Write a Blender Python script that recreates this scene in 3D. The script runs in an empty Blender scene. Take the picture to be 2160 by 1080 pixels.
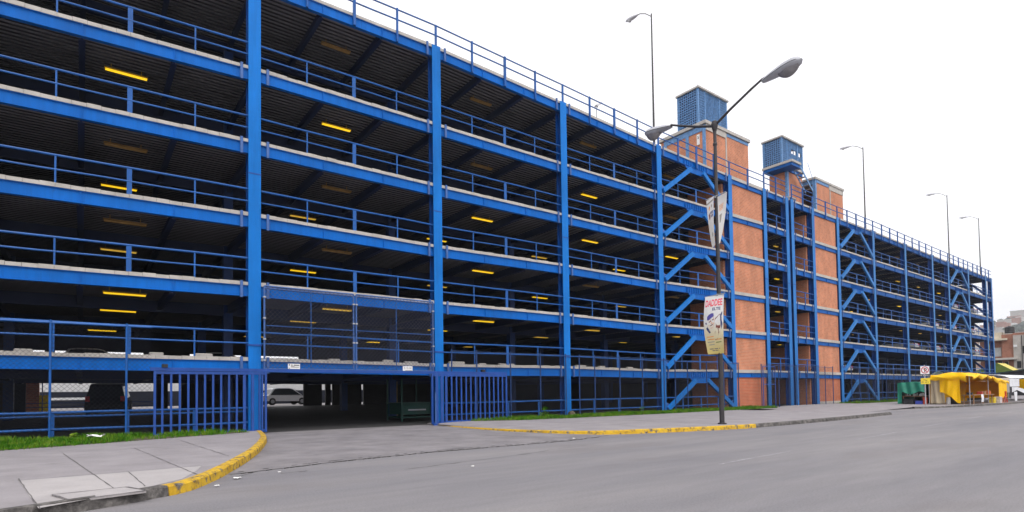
import bpy, math, random
from mathutils import Vector, Matrix
R = math.radians
random.seed(7)
scene = bpy.context.scene
COL = scene.collection

# ------------------------------------------------------------------ materials
MATS = {}
def newmat(name):
    m = bpy.data.materials.new(name); m.use_nodes = True
    nt = m.node_tree; nt.nodes.clear()
    out = nt.nodes.new('ShaderNodeOutputMaterial'); b = nt.nodes.new('ShaderNodeBsdfPrincipled')
    nt.links.new(b.outputs[0], out.inputs[0]); MATS[name] = m
    return m, nt, b, out
def N(nt, t, **kw):
    n = nt.nodes.new(t)
    for k, v in kw.items(): setattr(n, k, v)
    return n
def coords(nt, scale=(1, 1, 1)):
    g = N(nt, 'ShaderNodeNewGeometry'); mp = N(nt, 'ShaderNodeMapping')
    mp.inputs['Scale'].default_value = scale
    nt.links.new(g.outputs['Position'], mp.inputs[0]); return mp.outputs[0]
def noise(nt, vec, scale, detail=5, rough=.6):
    n = N(nt, 'ShaderNodeTexNoise'); n.inputs['Scale'].default_value = scale
    n.inputs['Detail'].default_value = detail; n.inputs['Roughness'].default_value = rough
    nt.links.new(vec, n.inputs['Vector']); return n.outputs[0]
def ramp(nt, fac, stops):
    r = N(nt, 'ShaderNodeValToRGB'); e = r.color_ramp.elements
    while len(e) < len(stops): e.new(.5)
    for i, (p, c) in enumerate(stops):
        e[i].position = p; e[i].color = (*c, 1) if len(c) == 3 else c
    nt.links.new(fac, r.inputs[0]); return r.outputs[0]
def mix(nt, a, b, fac, blend='MIX'):
    m = N(nt, 'ShaderNodeMix', data_type='RGBA', blend_type=blend)
    for s, v in ((0, fac), (6, a), (7, b)):
        if hasattr(v, 'is_linked') or isinstance(v, bpy.types.NodeSocket): nt.links.new(v, m.inputs[s])
        elif s == 0: m.inputs[0].default_value = v
        else: m.inputs[s].default_value = (*v, 1)
    return m.outputs[2]
def bump(nt, b, h, strength=.3, dist=.02):
    n = N(nt, 'ShaderNodeBump'); n.inputs['Strength'].default_value = strength; n.inputs['Distance'].default_value = dist
    nt.links.new(h, n.inputs['Height']); nt.links.new(n.outputs[0], b.inputs['Normal'])
def g3(v): return (v, v, v)
def plain(name, col, rough=.6, var=.25, scale=3.0, metal=0.0, dirt=None, dirt_amt=.5, stretch=(1, 1, 1), bmp=0, spec=.5):
    """painted or bare surface with tonal variation and optional dirt patches"""
    m, nt, b, out = newmat(name)
    v = coords(nt, stretch)
    n1 = noise(nt, v, scale, 6)
    dark = tuple(c * (1 - var) for c in col); lite = tuple(min(1, c * (1 + var)) for c in col)
    c = ramp(nt, n1, [(.3, dark), (.7, lite)])
    if dirt:
        n2 = noise(nt, v, scale * 3.1, 8, .7)
        f = ramp(nt, n2, [(1 - dirt_amt * .62, g3(0)), (1 - dirt_amt * .62 + .1, g3(1))])
        c = mix(nt, c, dirt, f)
    nt.links.new(c, b.inputs['Base Color'])
    b.inputs['Roughness'].default_value = rough; b.inputs['Metallic'].default_value = metal
    b.inputs['Specular IOR Level'].default_value = spec
    if bmp: bump(nt, b, noise(nt, v, scale * 12, 4), bmp, .01)
    return m
def emit(name, col, strength, base=(.8, .6, .05)):
    m, nt, b, out = newmat(name)
    b.inputs['Base Color'].default_value = (*base, 1); b.inputs['Emission Color'].default_value = (*col, 1)
    b.inputs['Emission Strength'].default_value = strength; b.inputs['Roughness'].default_value = .4
    return m

BLUE = (.0008, .125, .49)
def weathered_haze(name, near, far, dirt, amt):
    m, nt, b, out = newmat(name)
    g = N(nt, 'ShaderNodeNewGeometry'); sx = N(nt, 'ShaderNodeSeparateXYZ'); mr = N(nt, 'ShaderNodeMapRange')
    nt.links.new(g.outputs['Position'], sx.inputs[0]); nt.links.new(sx.outputs[0], mr.inputs[0])
    mr.inputs[1].default_value = 25; mr.inputs[2].default_value = 80
    n0 = noise(nt, coords(nt), .35, 4)
    c = mix(nt, near, far, mr.outputs[0])  # near-to-far tint puts distance haze into the paint colour
    c = mix(nt, c, ramp(nt, n0, [(.3, g3(.84)), (.7, g3(1.14))]), 1, 'MULTIPLY')
    c = mix(nt, c, ramp(nt, noise(nt, coords(nt, (3, 3, .3)), 1.6, 6, .65), [(.3, g3(.86)), (.65, g3(1.06))]), 1, 'MULTIPLY')
    c = mix(nt, c, dirt, ramp(nt, noise(nt, coords(nt, (4, 4, .35)), 1.3, 8, .72), [(.60, g3(0)), (.74, g3(amt))]))
    c = mix(nt, c, (.10, .045, .03), ramp(nt, noise(nt, coords(nt, (1, 1, .6)), 5.5, 8, .75), [(.69, g3(0)), (.74, g3(.65))]))
    nt.links.new(c, b.inputs['Base Color']); b.inputs['Roughness'].default_value = .5; b.inputs['Specular IOR Level'].default_value = .14
weathered_haze('blue_paint', BLUE, (.006, .082, .30), (.012, .06, .20), .6)
weathered_haze('lit_front_blue', (.005, .165, .56), (.05, .19, .45), (.02, .09, .30), .5)  # flange and brace fronts: their lit tone put into the colour
plain('column_shade_blue', (.0008, .05, .24), .5, .15, .9, stretch=(1, 1, .35), spec=.12)  # same steel as the flange, darkened to paint the recess shade
plain('post_navy', (.014, .045, .15), .5, .2, 2.0, spec=.3)
plain('gate_wire', (.085, .09, .13), .6, .2, 2.0)
plain('rail_paint', (.006, .088, .33), .42, .2, 2.0, dirt=(.14, .11, .12), dirt_amt=.56, spec=.35)
plain('dark_blue_paint', (.003, .055, .29), .5, .2, 1.5, dirt=(.03, .05, .13), dirt_amt=.55)
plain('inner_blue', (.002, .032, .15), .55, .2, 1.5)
plain('plate_paint', (.04, .11, .32), .5, .25, 2.5)
plain('lattice_paint', (.10, .24, .48), .5, .3, 6.0)
plain('lattice_back', (.006, .028, .10), .3, .6, 6.0)
plain('wire', (.010, .012, .026), .6, .2, 2.0)
plain('dark_pole', (.030, .026, .030), .5, .3, 3.0, dirt=(.09, .07, .06), dirt_amt=.45)
plain('lamp_grey', (.42, .43, .47), .45, .12, 3.0)
plain('lamp_white', (.62, .62, .66), .5, .08, 3.0)
plain('lamp_glass', (.22, .21, .22), .25, .2, 5.0)
plain('pale_lens', (.6, .6, .62), .3, .1, 5.0)
plain('edge_concrete', (.44, .415, .385), .85, .16, 2.2, dirt=(.16, .14, .13), dirt_amt=.52, bmp=.4)
plain('concrete', (.36, .35, .345), .9, .2, 1.2, dirt=(.2, .19, .18), dirt_amt=.5, bmp=.3)
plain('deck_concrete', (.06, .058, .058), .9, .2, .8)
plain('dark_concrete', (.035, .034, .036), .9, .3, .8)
plain('flute_shade', (.035, .032, .040), .7, .2, .8, spec=.1)  # deck flutes: shade of the grooves given as flat dark colour
plain('metal_deck', (.27, .255, .275), .6, .14, .6, metal=.0, spec=.2)
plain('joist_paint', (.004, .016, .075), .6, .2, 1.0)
plain('white_plastic', (.72, .73, .74), .45, .08, 2.0, dirt=(.4, .4, .4), dirt_amt=.4)
plain('white_tarp', (.70, .71, .74), .6, .1, 1.2, dirt=(.45, .45, .46), dirt_amt=.42)
plain('yellow_tarp', (.93, .52, .001), .5, .10, 1.8, dirt=(.66, .33, .001), dirt_amt=.5, spec=.2)
plain('green_tarp', (.008, .20, .13), .45, .25, 2.0, dirt=(.02, .3, .2), dirt_amt=.5)
plain('blue_tarp', (.22, .40, .62), .5, .15, 2.0)
plain('cream_tarp', (.50, .42, .29), .75, .15, 3.0, dirt=(.33, .27, .18), dirt_amt=.5, stretch=(1, 3, .2))
plain('awning_green', (.012, .035, .035), .6, .3, 1.0)
plain('tent_yellow', (.62, .52, .12), .6, .15, 1.5)
plain('tent_green', (.13, .20, .02), .6, .25, 1.5)
plain('dark_cloth', (.02, .02, .025), .8, .3, 2.0)
plain('wood', (.30, .17, .09), .7, .3, 4.0, stretch=(1, 1, 4))
plain('red_plastic', (.45, .05, .03), .5, .2, 3.0)
plain('orange_plastic', (.62, .13, .02), .5, .2, 3.0)
plain('blue_plastic', (.05, .08, .42), .5, .2, 3.0)
plain('cloth_pattern', (.55, .50, .50), .8, .4, 14.0, dirt=(.4, .08, .07), dirt_amt=.6)
plain('teal_paint', (.002, .042, .033), .5, .2, 3.0)
plain('mustard_paint', (.22, .15, .04), .6, .3, 3.0)
plain('sign_white', (.78, .78, .78), .5, .05, 4.0)
plain('sign_yellow', (.74, .55, .02), .5, .12, 6.0)
plain('sign_red', (.50, .02, .05), .5, .1, 4.0)
plain('sign_black', (.012, .012, .014), .6, .1, 4.0)
plain('galvanised', (.36, .37, .40), .45, .12, 4.0, metal=.3)
plain('paper', (.75, .74, .72), .8, .1, 9.0)
plain('car_white', (.68, .69, .71), .3, .05, 2.0)
plain('car_silver', (.40, .41, .43), .3, .05, 2.0)
plain('car_dark', (.015, .016, .02), .25, .2, 2.0)
plain('car_red', (.25, .02, .02), .3, .1, 2.0)
plain('car_glass', (.02, .025, .03), .08, .2, 2.0)
plain('tyre', (.018, .018, .018), .85, .2, 6.0)
plain('house_cream', (.60, .53, .42), .9, .15, .8)
plain('red_lens', (.5, .01, .01), .2, .1, 4.0)
plain('house_wall', (.42, .39, .36), .9, .2, 1.0, dirt=(.25, .23, .21), dirt_amt=.5)
plain('house_slab', (.52, .49, .45), .9, .15, .8)
plain('tank_black', (.018, .018, .02), .55, .2, 2.0)
plain('window_dark', (.03, .03, .035), .15, .3, 3.0)
plain('window_pale', (.55, .57, .58), .4, .1, 2.0)
plain('print_pink', (.80, .09, .14), .6, .1, 8.0)
plain('print_navy', (.03, .04, .15), .6, .1, 8.0)
plain('print_violet', (.08, .07, .32), .6, .3, 20.0)
plain('print_brown', (.22, .06, .045), .6, .5, 14.0)
plain('print_skin', (.72, .48, .36), .6, .3, 20.0)
plain('print_orange', (.72, .28, .05), .6, .2, 10.0)
plain('print_grey', (.34, .31, .27), .6, .2, 10.0)
plain('rubber', (.02, .02, .02), .9, .2, 3.0)
plain('navy_paint', (.006, .009, .022), .6, .3, 1.0)
plain('leaf', (.035, .06, .02), .7, .4, .5)
plain('joint_dark', (.12, .11, .112), .95, .3, 6.0)
plain('crack_dark', (.04, .038, .037), .95, .4, 8.0)
plain('worn_line', (.36, .345, .36), .9, .2, 3.0, dirt=(.24, .23, .245), dirt_amt=.95)
plain('fixture_yellow', (.62, .40, .03), .5, .15, 4.0)
plain('fixture_brown', (.42, .24, .07), .7, .2, 4.0)
emit('tube_lit', (1, .64, .015), .85)
emit('tube_dim', (1, .62, .08), .42)
plain('fixture_amber', (.5, .31, .06), .6, .2, 4.0)
plain('tube_off', (.5, .29, .08), .5, .2, 4.0)

def brick(name, c1, c2, mortar, plane='X', scale=1.0, stain=.5):
    m, nt, b, out = newmat(name)
    g = N(nt, 'ShaderNodeNewGeometry'); sx = N(nt, 'ShaderNodeSeparateXYZ'); cb = N(nt, 'ShaderNodeCombineXYZ')
    nt.links.new(g.outputs['Position'], sx.inputs[0])
    ad = N(nt, 'ShaderNodeMath', operation='ADD'); nt.links.new(sx.outputs[0], ad.inputs[0]); nt.links.new(sx.outputs[1], ad.inputs[1])
    nt.links.new(ad.outputs[0], cb.inputs[0]); nt.links.new(sx.outputs[2], cb.inputs[1])
    t = N(nt, 'ShaderNodeTexBrick'); t.inputs['Scale'].default_value = 1.0 / scale
    t.inputs['Brick Width'].default_value = .29; t.inputs['Row Height'].default_value = .115
    t.inputs['Mortar Size'].default_value = .016; t.inputs['Bias'].default_value = -.2
    t.inputs['Color1'].default_value = (*c1, 1); t.inputs['Color2'].default_value = (*c2, 1); t.inputs['Mortar'].default_value = (*mortar, 1)
    nt.links.new(cb.outputs[0], t.inputs['Vector'])
    v = coords(nt, (1, 1, .5)); n1 = noise(nt, v, 1.3, 6, .65)
    f = ramp(nt, n1, [(.35, (.72, .70, .68)), (.72, (1.12, 1.08, 1.05))])
    c = mix(nt, t.outputs[0], f, .9, 'MULTIPLY')
    n2 = noise(nt, coords(nt, (2.2, 2.2, .25)), 1.1, 5, .6)
    f2 = ramp(nt, n2, [(.60, g3(0)), (.75, g3(stain))])
    c = mix(nt, c, (.20, .09, .055), f2)
    nt.links.new(c, b.inputs['Base Color']); b.inputs['Roughness'].default_value = .9
    bump(nt, b, t.outputs[1], -.25, .01)
    return m
brick('brick', (.60, .20, .095), (.46, .145, .072), (.57, .35, .24))
brick('brick_low', (.54, .115, .04), (.42, .08, .03), (.52, .30, .20))
brick('house_brick', (.40, .135, .075), (.27, .085, .05), (.36, .24, .18), stain=.5)

def asphalt():
    m, nt, b, out = newmat('asphalt')
    v = coords(nt); vs = coords(nt, (.16, 1.0, 1))
    c = ramp(nt, noise(nt, v, 38, 5, .75), [(.25, (.152, .146, .153)), (.75, (.300, .290, .299))])
    c = mix(nt, c, ramp(nt, noise(nt, vs, .5, 5, .55), [(.3, (.80, .80, .84)), (.7, (1.12, 1.09, 1.07))]), 1, 'MULTIPLY')
    c = mix(nt, c, ramp(nt, noise(nt, vs, 3.2, 6, .65), [(.35, g3(.93)), (.7, g3(1.06))]), 1, 'MULTIPLY')
    f = ramp(nt, noise(nt, coords(nt, (.55, 1.3, 1)), 4.2, 7, .72), [(.665, g3(0)), (.71, g3(.75))])
    c = mix(nt, c, (.075, .070, .072), f)
    f = ramp(nt, noise(nt, coords(nt, (.4, .9, 1)), .33, 6, .6), [(.56, g3(0)), (.62, g3(.30))])
    c = mix(nt, c, (.17, .152, .155), f)
    nt.links.new(c, b.inputs['Base Color']); b.inputs['Roughness'].default_value = .82; b.inputs['Specular IOR Level'].default_value = .3
    bump(nt, b, noise(nt, v, 60, 4, .7), .6, .012)
asphalt()
def pave(name, lo, hi, stain):
    m, nt, b, out = newmat(name)
    v = coords(nt)
    c = ramp(nt, noise(nt, v, .9, 8, .65), [(.3, lo), (.7, hi)])
    c = mix(nt, c, ramp(nt, noise(nt, v, 45, 4, .7), [(.3, g3(.88)), (.7, g3(1.1))]), 1, 'MULTIPLY')
    c = mix(nt, c, stain, ramp(nt, noise(nt, coords(nt, (.6, 1, 1)), 2.1, 8, .7), [(.62, g3(0)), (.76, g3(.55))]))
    nt.links.new(c, b.inputs['Base Color']); b.inputs['Roughness'].default_value = .88
    bump(nt, b, noise(nt, v, 60, 3), .25, .006)
pave('pavement', (.235, .215, .224), (.325, .30, .31), (.16, .145, .15))
pave('pavement_pale', (.34, .315, .315), (.45, .42, .415), (.24, .22, .22))
pave('apron', (.15, .138, .146), (.27, .25, .258), (.09, .083, .088))
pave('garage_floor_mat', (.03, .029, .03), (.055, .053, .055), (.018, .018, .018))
def kerb_mat(name, cover):
    m, nt, b, out = newmat(name)
    v = coords(nt)
    conc = ramp(nt, noise(nt, v, 5, 7, .7), [(.32, (.018, .016, .015)), (.5, (.09, .082, .078)), (.72, (.26, .24, .225))])
    yel = ramp(nt, noise(nt, v, 2.5, 6, .6), [(.3, (.48, .27, .008)), (.7, (.70, .44, .018))])
    f = ramp(nt, noise(nt, v, 6.5, 9, .72), [(cover, g3(0)), (cover + .1, g3(1))])
    c = mix(nt, yel, conc, f)
    nt.links.new(c, b.inputs['Base Color']); b.inputs['Roughness'].default_value = .8
    bump(nt, b, noise(nt, v, 25, 5), .6, .02)
kerb_mat('kerb_yellow', .50); kerb_mat('kerb_bare', .02)
def grassmat():
    m, nt, b, out = newmat('grass_blade')
    c = ramp(nt, noise(nt, coords(nt), 2.3, 5, .6), [(.3, (.022, .09, .003)), (.5, (.055, .17, .006)), (.62, (.15, .23, .02)), (.75, (.26, .25, .07))])
    nt.links.new(c, b.inputs['Base Color']); b.inputs['Roughness'].default_value = .6; b.inputs['Specular IOR Level'].default_value = .1
grassmat()
plain('soil', (.10, .085, .055), .95, .4, 3.0, dirt=(.22, .19, .14), dirt_amt=.55, bmp=.4)
plain('earth_ground', (.20, .19, .18), .95, .2, .2)
def hillmat():
    m, nt, b, out = newmat('hill_mat')
    c = ramp(nt, noise(nt, coords(nt), .02, 8, .7), [(.3, (.06, .07, .04)), (.5, (.17, .15, .10)), (.7, (.27, .23, .17))])
    nt.links.new(c, b.inputs['Base Color']); b.inputs['Roughness'].default_value = .95
hillmat()
def banner_mat(name, top, bottom, z0, z1, k=0.0):
    m, nt, b, out = newmat(name)
    g = N(nt, 'ShaderNodeNewGeometry'); sx = N(nt, 'ShaderNodeSeparateXYZ'); mr = N(nt, 'ShaderNodeMapRange')
    nt.links.new(g.outputs['Position'], sx.inputs[0]); nt.links.new(sx.outputs[2], mr.inputs[0])
    mr.inputs[1].default_value = z0; mr.inputs[2].default_value = z1
    c = ramp(nt, mr.outputs[0], [(.0, bottom), (.36, bottom if k == 0 else tuple(.5 * a + .5 * q for a, q in zip(top, bottom))), (.55, top)])
    c = mix(nt, c, ramp(nt, noise(nt, coords(nt), 7, 4), [(.3, g3(.93)), (.7, g3(1.03))]), 1, 'MULTIPLY')
    nt.links.new(c, b.inputs['Base Color']); b.inputs['Roughness'].default_value = .6
banner_mat('banner_print', (.74, .73, .72), (.70, .56, .17), 2.9, 5.2, 1)
banner_mat('pennant_print', (.72, .70, .69), (.68, .66, .62), 7.2, 9.2)

# ------------------------------------------------------------------ mesh builder
WL = {}
class MB:
    def __init__(s): s.v = []; s.f = []
    def add(s, vs, fs):
        o = len(s.v); s.v += [tuple(p) for p in vs]; s.f += [tuple(i + o for i in f) for f in fs]
    def box(s, x0, x1, y0, y1, z0, z1): s.sbox(x0, x1, y0, y1, z0, z1, z0, z1)
    def sbox(s, x0, x1, y0, y1, zl0, zl1, zr0, zr1):
        """box whose bottom and top run from the left pair of heights to the right pair"""
        s.add([(x0, y0, zl0), (x1, y0, zr0), (x1, y1, zr0), (x0, y1, zl0), (x0, y0, zl1), (x1, y0, zr1), (x1, y1, zr1), (x0, y1, zl1)],
              [(0, 3, 2, 1), (4, 5, 6, 7), (0, 1, 5, 4), (1, 2, 6, 5), (2, 3, 7, 6), (3, 0, 4, 7)])
    def bbox(s, x0, x1, y0, y1, z0, z1, b=.02):
        """box with chamfered vertical and top edges"""
        P = [(x0 + b, y0), (x1 - b, y0), (x1, y0 + b), (x1, y1 - b), (x1 - b, y1), (x0 + b, y1), (x0, y1 - b), (x0, y0 + b)]
        cx, cy = (x0 + x1) / 2, (y0 + y1) / 2
        def ins(p): return (p[0] + (b if p[0] < cx else -b) * .8, p[1] + (b if p[1] < cy else -b) * .8)
        vs = [(*p, z0) for p in P] + [(*p, z1 - b) for p in P] + [(*ins(p), z1) for p in P]
        fs = [tuple(reversed(range(8))), tuple(range(16, 24))]
        for k in (0, 8):
            for i in range(8): j = (i + 1) % 8; fs.append((k + i, k + j, k + 8 + j, k + 8 + i))
        s.add(vs, fs)
    def bar(s, p, q, w, h, up=(0, 0, 1)):
        p, q = Vector(p), Vector(q); d = (q - p).normalized(); u = Vector(up)
        a = d.cross(u)
        if a.length < 1e-5: a = d.cross(Vector((1, 0, 0)))
        a.normalize(); c = a.cross(d).normalized()
        vs = []
        for r in (p, q):
            for i, j in ((-1, -1), (1, -1), (1, 1), (-1, 1)): vs.append(r + a * (w / 2 * i) + c * (h / 2 * j))
        s.add(vs, [(0, 1, 2, 3), (7, 6, 5, 4), (0, 4, 5, 1), (1, 5, 6, 2), (2, 6, 7, 3), (3, 7, 4, 0)])
    def tube(s, pts, r, n=8, caps=True, r2=None):
        pts = [Vector(p) for p in pts]; k = len(pts); rings = []
        prev = None
        for i, p in enumerate(pts):
            d = (pts[min(i + 1, k - 1)] - pts[max(i - 1, 0)]).normalized()
            if prev is None:
                a = d.cross(Vector((0, 0, 1)))
                if a.length < 1e-4: a = Vector((1, 0, 0))
            else: a = prev - d * prev.dot(d)
            a.normalize(); prev = a; b = d.cross(a)
            rr = r if r2 is None else r + (r2 - r) * i / (k - 1)
            rings.append([p + (a * math.cos(t) + b * math.sin(t)) * rr for t in (2 * math.pi * j / n for j in range(n))])
        vs = [v for ring in rings for v in ring]; fs = []
        for i in range(k - 1):
            for j in range(n):
                m = (j + 1) % n; fs.append((i * n + j, i * n + m, i * n + n + m, i * n + n + j))
        if caps: fs += [tuple(reversed(range(n))), tuple(range((k - 1) * n, k * n))]
        s.add(vs, fs)
    def prism(s, poly, a, b, axis='y'):
        """polygon (u,v) extruded from a to b; axis y: (x,z), axis x: (y,z), axis z: (x,y)"""
        n = len(poly)
        def P(u, v, t): return {'y': (u, t, v), 'x': (t, u, v), 'z': (u, v, t)}[axis]
        vs = [P(u, v, a) for u, v in poly] + [P(u, v, b) for u, v in poly]
        fs = [tuple(range(n)), tuple(reversed(range(n, 2 * n)))]
        for i in range(n): j = (i + 1) % n; fs.append((i, i + n, j + n, j))
        s.add(vs, fs)
    def lathe(s, prof, c, n=16, axis=Vector((0, 0, 1))):
        vs = []; fs = []; k = len(prof)
        ax = axis.normalized(); a = ax.orthogonal().normalized(); b = ax.cross(a)
        for r, h in prof:
            for j in range(n):
                t = 2 * math.pi * j / n; vs.append(Vector(c) + ax * h + (a * math.cos(t) + b * math.sin(t)) * r)
        for i in range(k - 1):
            for j in range(n):
                m = (j + 1) % n; fs.append((i * n + j, i * n + m, i * n + n + m, i * n + n + j))
        fs += [tuple(reversed(range(n))), tuple(range((k - 1) * n, k * n))]
        s.add(vs, fs)
    def sheet(s, fn, nu, nv, th=0.0):
        """sheet of nu x nv cells from fn(u,v); th gives it thickness along its normal"""
        P = [[Vector(fn(i / nu, j / nv)) for j in range(nv + 1)] for i in range(nu + 1)]
        W = nv + 1
        idx = lambda i, j: i * W + j
        f1 = [(idx(i, j), idx(i + 1, j), idx(i + 1, j + 1), idx(i, j + 1)) for i in range(nu) for j in range(nv)]
        vs = [P[i][j] for i in range(nu + 1) for j in range(W)]
        if th == 0: s.add(vs, f1); return
        nrm = []
        for i in range(nu + 1):
            for j in range(W):
                du = P[min(i + 1, nu)][j] - P[max(i - 1, 0)][j]; dv = P[i][min(j + 1, nv)] - P[i][max(j - 1, 0)]
                nn = du.cross(dv); nrm.append(nn.normalized() if nn.length > 1e-9 else Vector((0, 0, 1)))
        T = len(vs)
        vs2 = [v - n * th for v, n in zip(vs, nrm)]
        f2 = [tuple(i + T for i in reversed(f)) for f in f1]
        e = []
        edge = [idx(i, 0) for i in range(nu + 1)] + [idx(nu, j) for j in range(1, W)] + [idx(i, nv) for i in range(nu - 1, -1, -1)] + [idx(0, j) for j in range(nv - 1, 0, -1)]
        for i in range(len(edge)):
            a, b = edge[i], edge[(i + 1) % len(edge)]; e.append((b, a, a + T, b + T))
        s.add(vs + vs2, f1 + f2 + e)
    def build(s, name, mat, parent=None, smooth=False, kind=None, label=None):
        me = bpy.data.meshes.new(name)
        o = bpy.data.objects.new(name, me); COL.objects.link(o)
        if parent is not None: org = WL[parent.name]; o.parent = parent
        else:
            xs = [p[0] for p in s.v]; ys = [p[1] for p in s.v]; zs = [p[2] for p in s.v]
            org = Vector(((min(xs) + max(xs)) / 2, (min(ys) + max(ys)) / 2, min(zs))); o.location = org
        WL[o.name] = org.copy()
        me.from_pydata([(p[0] - org.x, p[1] - org.y, p[2] - org.z) for p in s.v], [], s.f)
        me.materials.append(MATS[mat])
        if smooth:
            for p in me.polygons: p.use_smooth = True
            try: me.set_sharp_from_angle(angle=R(40))
            except Exception: pass
        if kind: o['kind'] = kind
        if label: o['label'] = label
        return o
def thing(name, loc, label, cat, group=None):
    o = bpy.data.objects.new(name, None); COL.objects.link(o); o.location = loc; WL[o.name] = Vector(loc)
    o.empty_display_size = .2
    return tag(o, label, cat, group)
def tag(o, label, cat, group=None):
    o['label'] = label; o['category'] = cat
    if group: o['group'] = group
    return o
def copy_tree(o, parent=None):
    c = o.copy(); COL.objects.link(c)
    if parent is not None: c.parent = parent; c.matrix_parent_inverse = o.matrix_parent_inverse
    for ch in list(o.children): copy_tree(ch, c)
    return c
def boxobj(name, mat, parent, *a, **k):
    m = MB(); m.box(*a); return m.build(name, mat, parent, **k)
def struct(name, m, mat): return m.build(name, mat, kind='structure')
def text_mesh(body, size=1.0, bold=0):
    cu = bpy.data.curves.new('t', 'FONT'); cu.body = body; cu.size = size; cu.offset = bold; cu.align_x = 'CENTER'; cu.align_y = 'CENTER'
    o = bpy.data.objects.new('t', cu); COL.objects.link(o)
    bpy.context.view_layer.update()
    me = bpy.data.meshes.new_from_object(o.evaluated_get(bpy.context.evaluated_depsgraph_get()))
    vs = [tuple(v.co) for v in me.vertices]; fs = [tuple(p.vertices) for p in me.polygons]
    bpy.data.objects.remove(o); bpy.data.curves.remove(cu); bpy.data.meshes.remove(me)
    return vs, fs
def interp(x, pts):
    if x <= pts[0][0]: return pts[0][1]
    for (a, u), (b, w) in zip(pts, pts[1:]):
        if x <= b: return u + (w - u) * (x - a) / (b - a)
    return pts[-1][1]

# ------------------------------------------------------------------ camera
cam = bpy.data.objects.new('camera', bpy.data.cameras.new('camera')); COL.objects.link(cam); scene.camera = cam
f_px, cy_px = 1205.8969, 792.764
yaw, pitch, roll = R(36.892644), R(1.775008), R(-.798209)
fwd = Vector((math.sin(yaw) * math.cos(pitch), math.cos(yaw) * math.cos(pitch), math.sin(pitch)))
rt = Vector((math.cos(yaw), -math.sin(yaw), 0)); up = rt.cross(fwd)
r2 = rt * math.cos(roll) + up * math.sin(roll); u2 = -rt * math.sin(roll) + up * math.cos(roll)
cam.matrix_world = Matrix(((r2.x, u2.x, -fwd.x, 0), (r2.y, u2.y, -fwd.y, 0), (r2.z, u2.z, -fwd.z, 1.45), (0, 0, 0, 1)))
cam.data.sensor_width = 36; cam.data.lens = 36 * f_px / 2160
cam.data.shift_y = (cy_px - 540) / 2160
cam.data.clip_start = .1; cam.data.clip_end = 6000

# ------------------------------------------------------------------ light
SUN_EL, SUN_AZ = 58, 200          # azimuth from +Y towards +X
w = bpy.data.worlds.new('World'); scene.world = w; w.use_nodes = True
nt = w.node_tree; bg = nt.nodes['Background']
sky = nt.nodes.new('ShaderNodeTexSky'); sky.sky_type = 'NISHITA'; sky.sun_disc = False
sky.sun_elevation = R(SUN_EL); sky.sun_rotation = R(SUN_AZ); sky.air_density = 1.0; sky.dust_density = 6.0; sky.ozone_density = 1.0
hs = nt.nodes.new('ShaderNodeHueSaturation'); hs.inputs['Saturation'].default_value = .12; hs.inputs['Value'].default_value = 1.0
mx = nt.nodes.new('ShaderNodeMix'); mx.data_type = 'RGBA'; mx.inputs[0].default_value = .62
mx.inputs[7].default_value = (10.4, 10.3, 10.6, 1)      # the even white of the cloud layer
nt.links.new(sky.outputs[0], hs.inputs['Color']); nt.links.new(hs.outputs[0], mx.inputs[6])
nt.links.new(mx.outputs[2], bg.inputs['Color']); bg.inputs['Strength'].default_value = .15
sl = bpy.data.lights.new('sun', 'SUN'); sl.energy = 1.0; sl.angle = R(25); sl.color = (1, .96, .91)
so = bpy.data.objects.new('sun', sl); COL.objects.link(so); so.location = (0, -40, 60)
az, el = R(SUN_AZ), R(SUN_EL)
sd = Vector((math.sin(az) * math.cos(el), math.cos(az) * math.cos(el), math.sin(el)))
so.rotation_euler = sd.to_track_quat('Z', 'Y').to_euler()
scene.view_settings.view_transform = 'Standard'; scene.view_settings.look = 'None'
scene.view_settings.exposure = .15; scene.view_settings.gamma = 1.0
scene.cycles.max_bounces = 8; scene.cycles.diffuse_bounces = 4

# ------------------------------------------------------------------ garage geometry tables
S = [-11.45, -2.95, 5.53, 14.03, 22.55, 31.27, 39.75, 44.73, 48.33, 49.22, 52.95, 57.88, 66.0, 74.6, 83.2, 88.9, 96.9, 104.85, 107.6]
NB = len(S) - 1
NODE = {6: [(-3, 18.8), (5.5, 18.92), (14.03, 18.96), (22.5, 18.65), (31.2, 18.27), (39.8, 18.08), (44.8, 18.05), (53, 17.98), (66, 17.97), (83, 17.74), (107.7, 17.55)],
        5: [(-3, 14.70), (5.5, 15.01), (14.03, 15.03), (22.5, 15.0), (31.2, 15.05), (39.8, 15.15), (44.8, 15.2), (53, 15.05), (66, 14.93), (83, 14.88), (107.7, 14.62)],
        4: [(-3, 11.80), (5.5, 11.96), (14.03, 11.94), (22.5, 11.98), (31.2, 11.98), (39.8, 12.12), (44.8, 12.15), (53, 12.05), (66, 11.92), (83, 11.85), (107.7, 11.66)],
        3: [(-3, 8.82), (5.5, 8.94), (14.03, 8.88), (22.5, 9.0), (31.2, 8.95), (39.8, 9.1), (44.8, 9.13), (53, 9.05), (66, 8.94), (83, 8.9), (107.7, 8.8)],
        2: [(-3, 6.0), (5.5, 6.11), (14.03, 6.08), (22.5, 6.09), (31.2, 6.01), (39.8, 6.11), (44.8, 6.14), (53, 6.05), (66, 5.97), (107.7, 5.88)],
        1: [(-3, 3.07), (5.5, 3.05), (14.03, 2.97), (22.5, 3.01), (31.2, 2.93), (39.8, 3.04), (44.8, 3.06), (66, 2.99), (107.7, 2.96)],
        0: [(-3, .1), (107, .1)]}
def Z(l, s): return interp(s, NODE[l])
YF = 24.63; YB = 45.0; CW = .24; CD = .45
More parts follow.
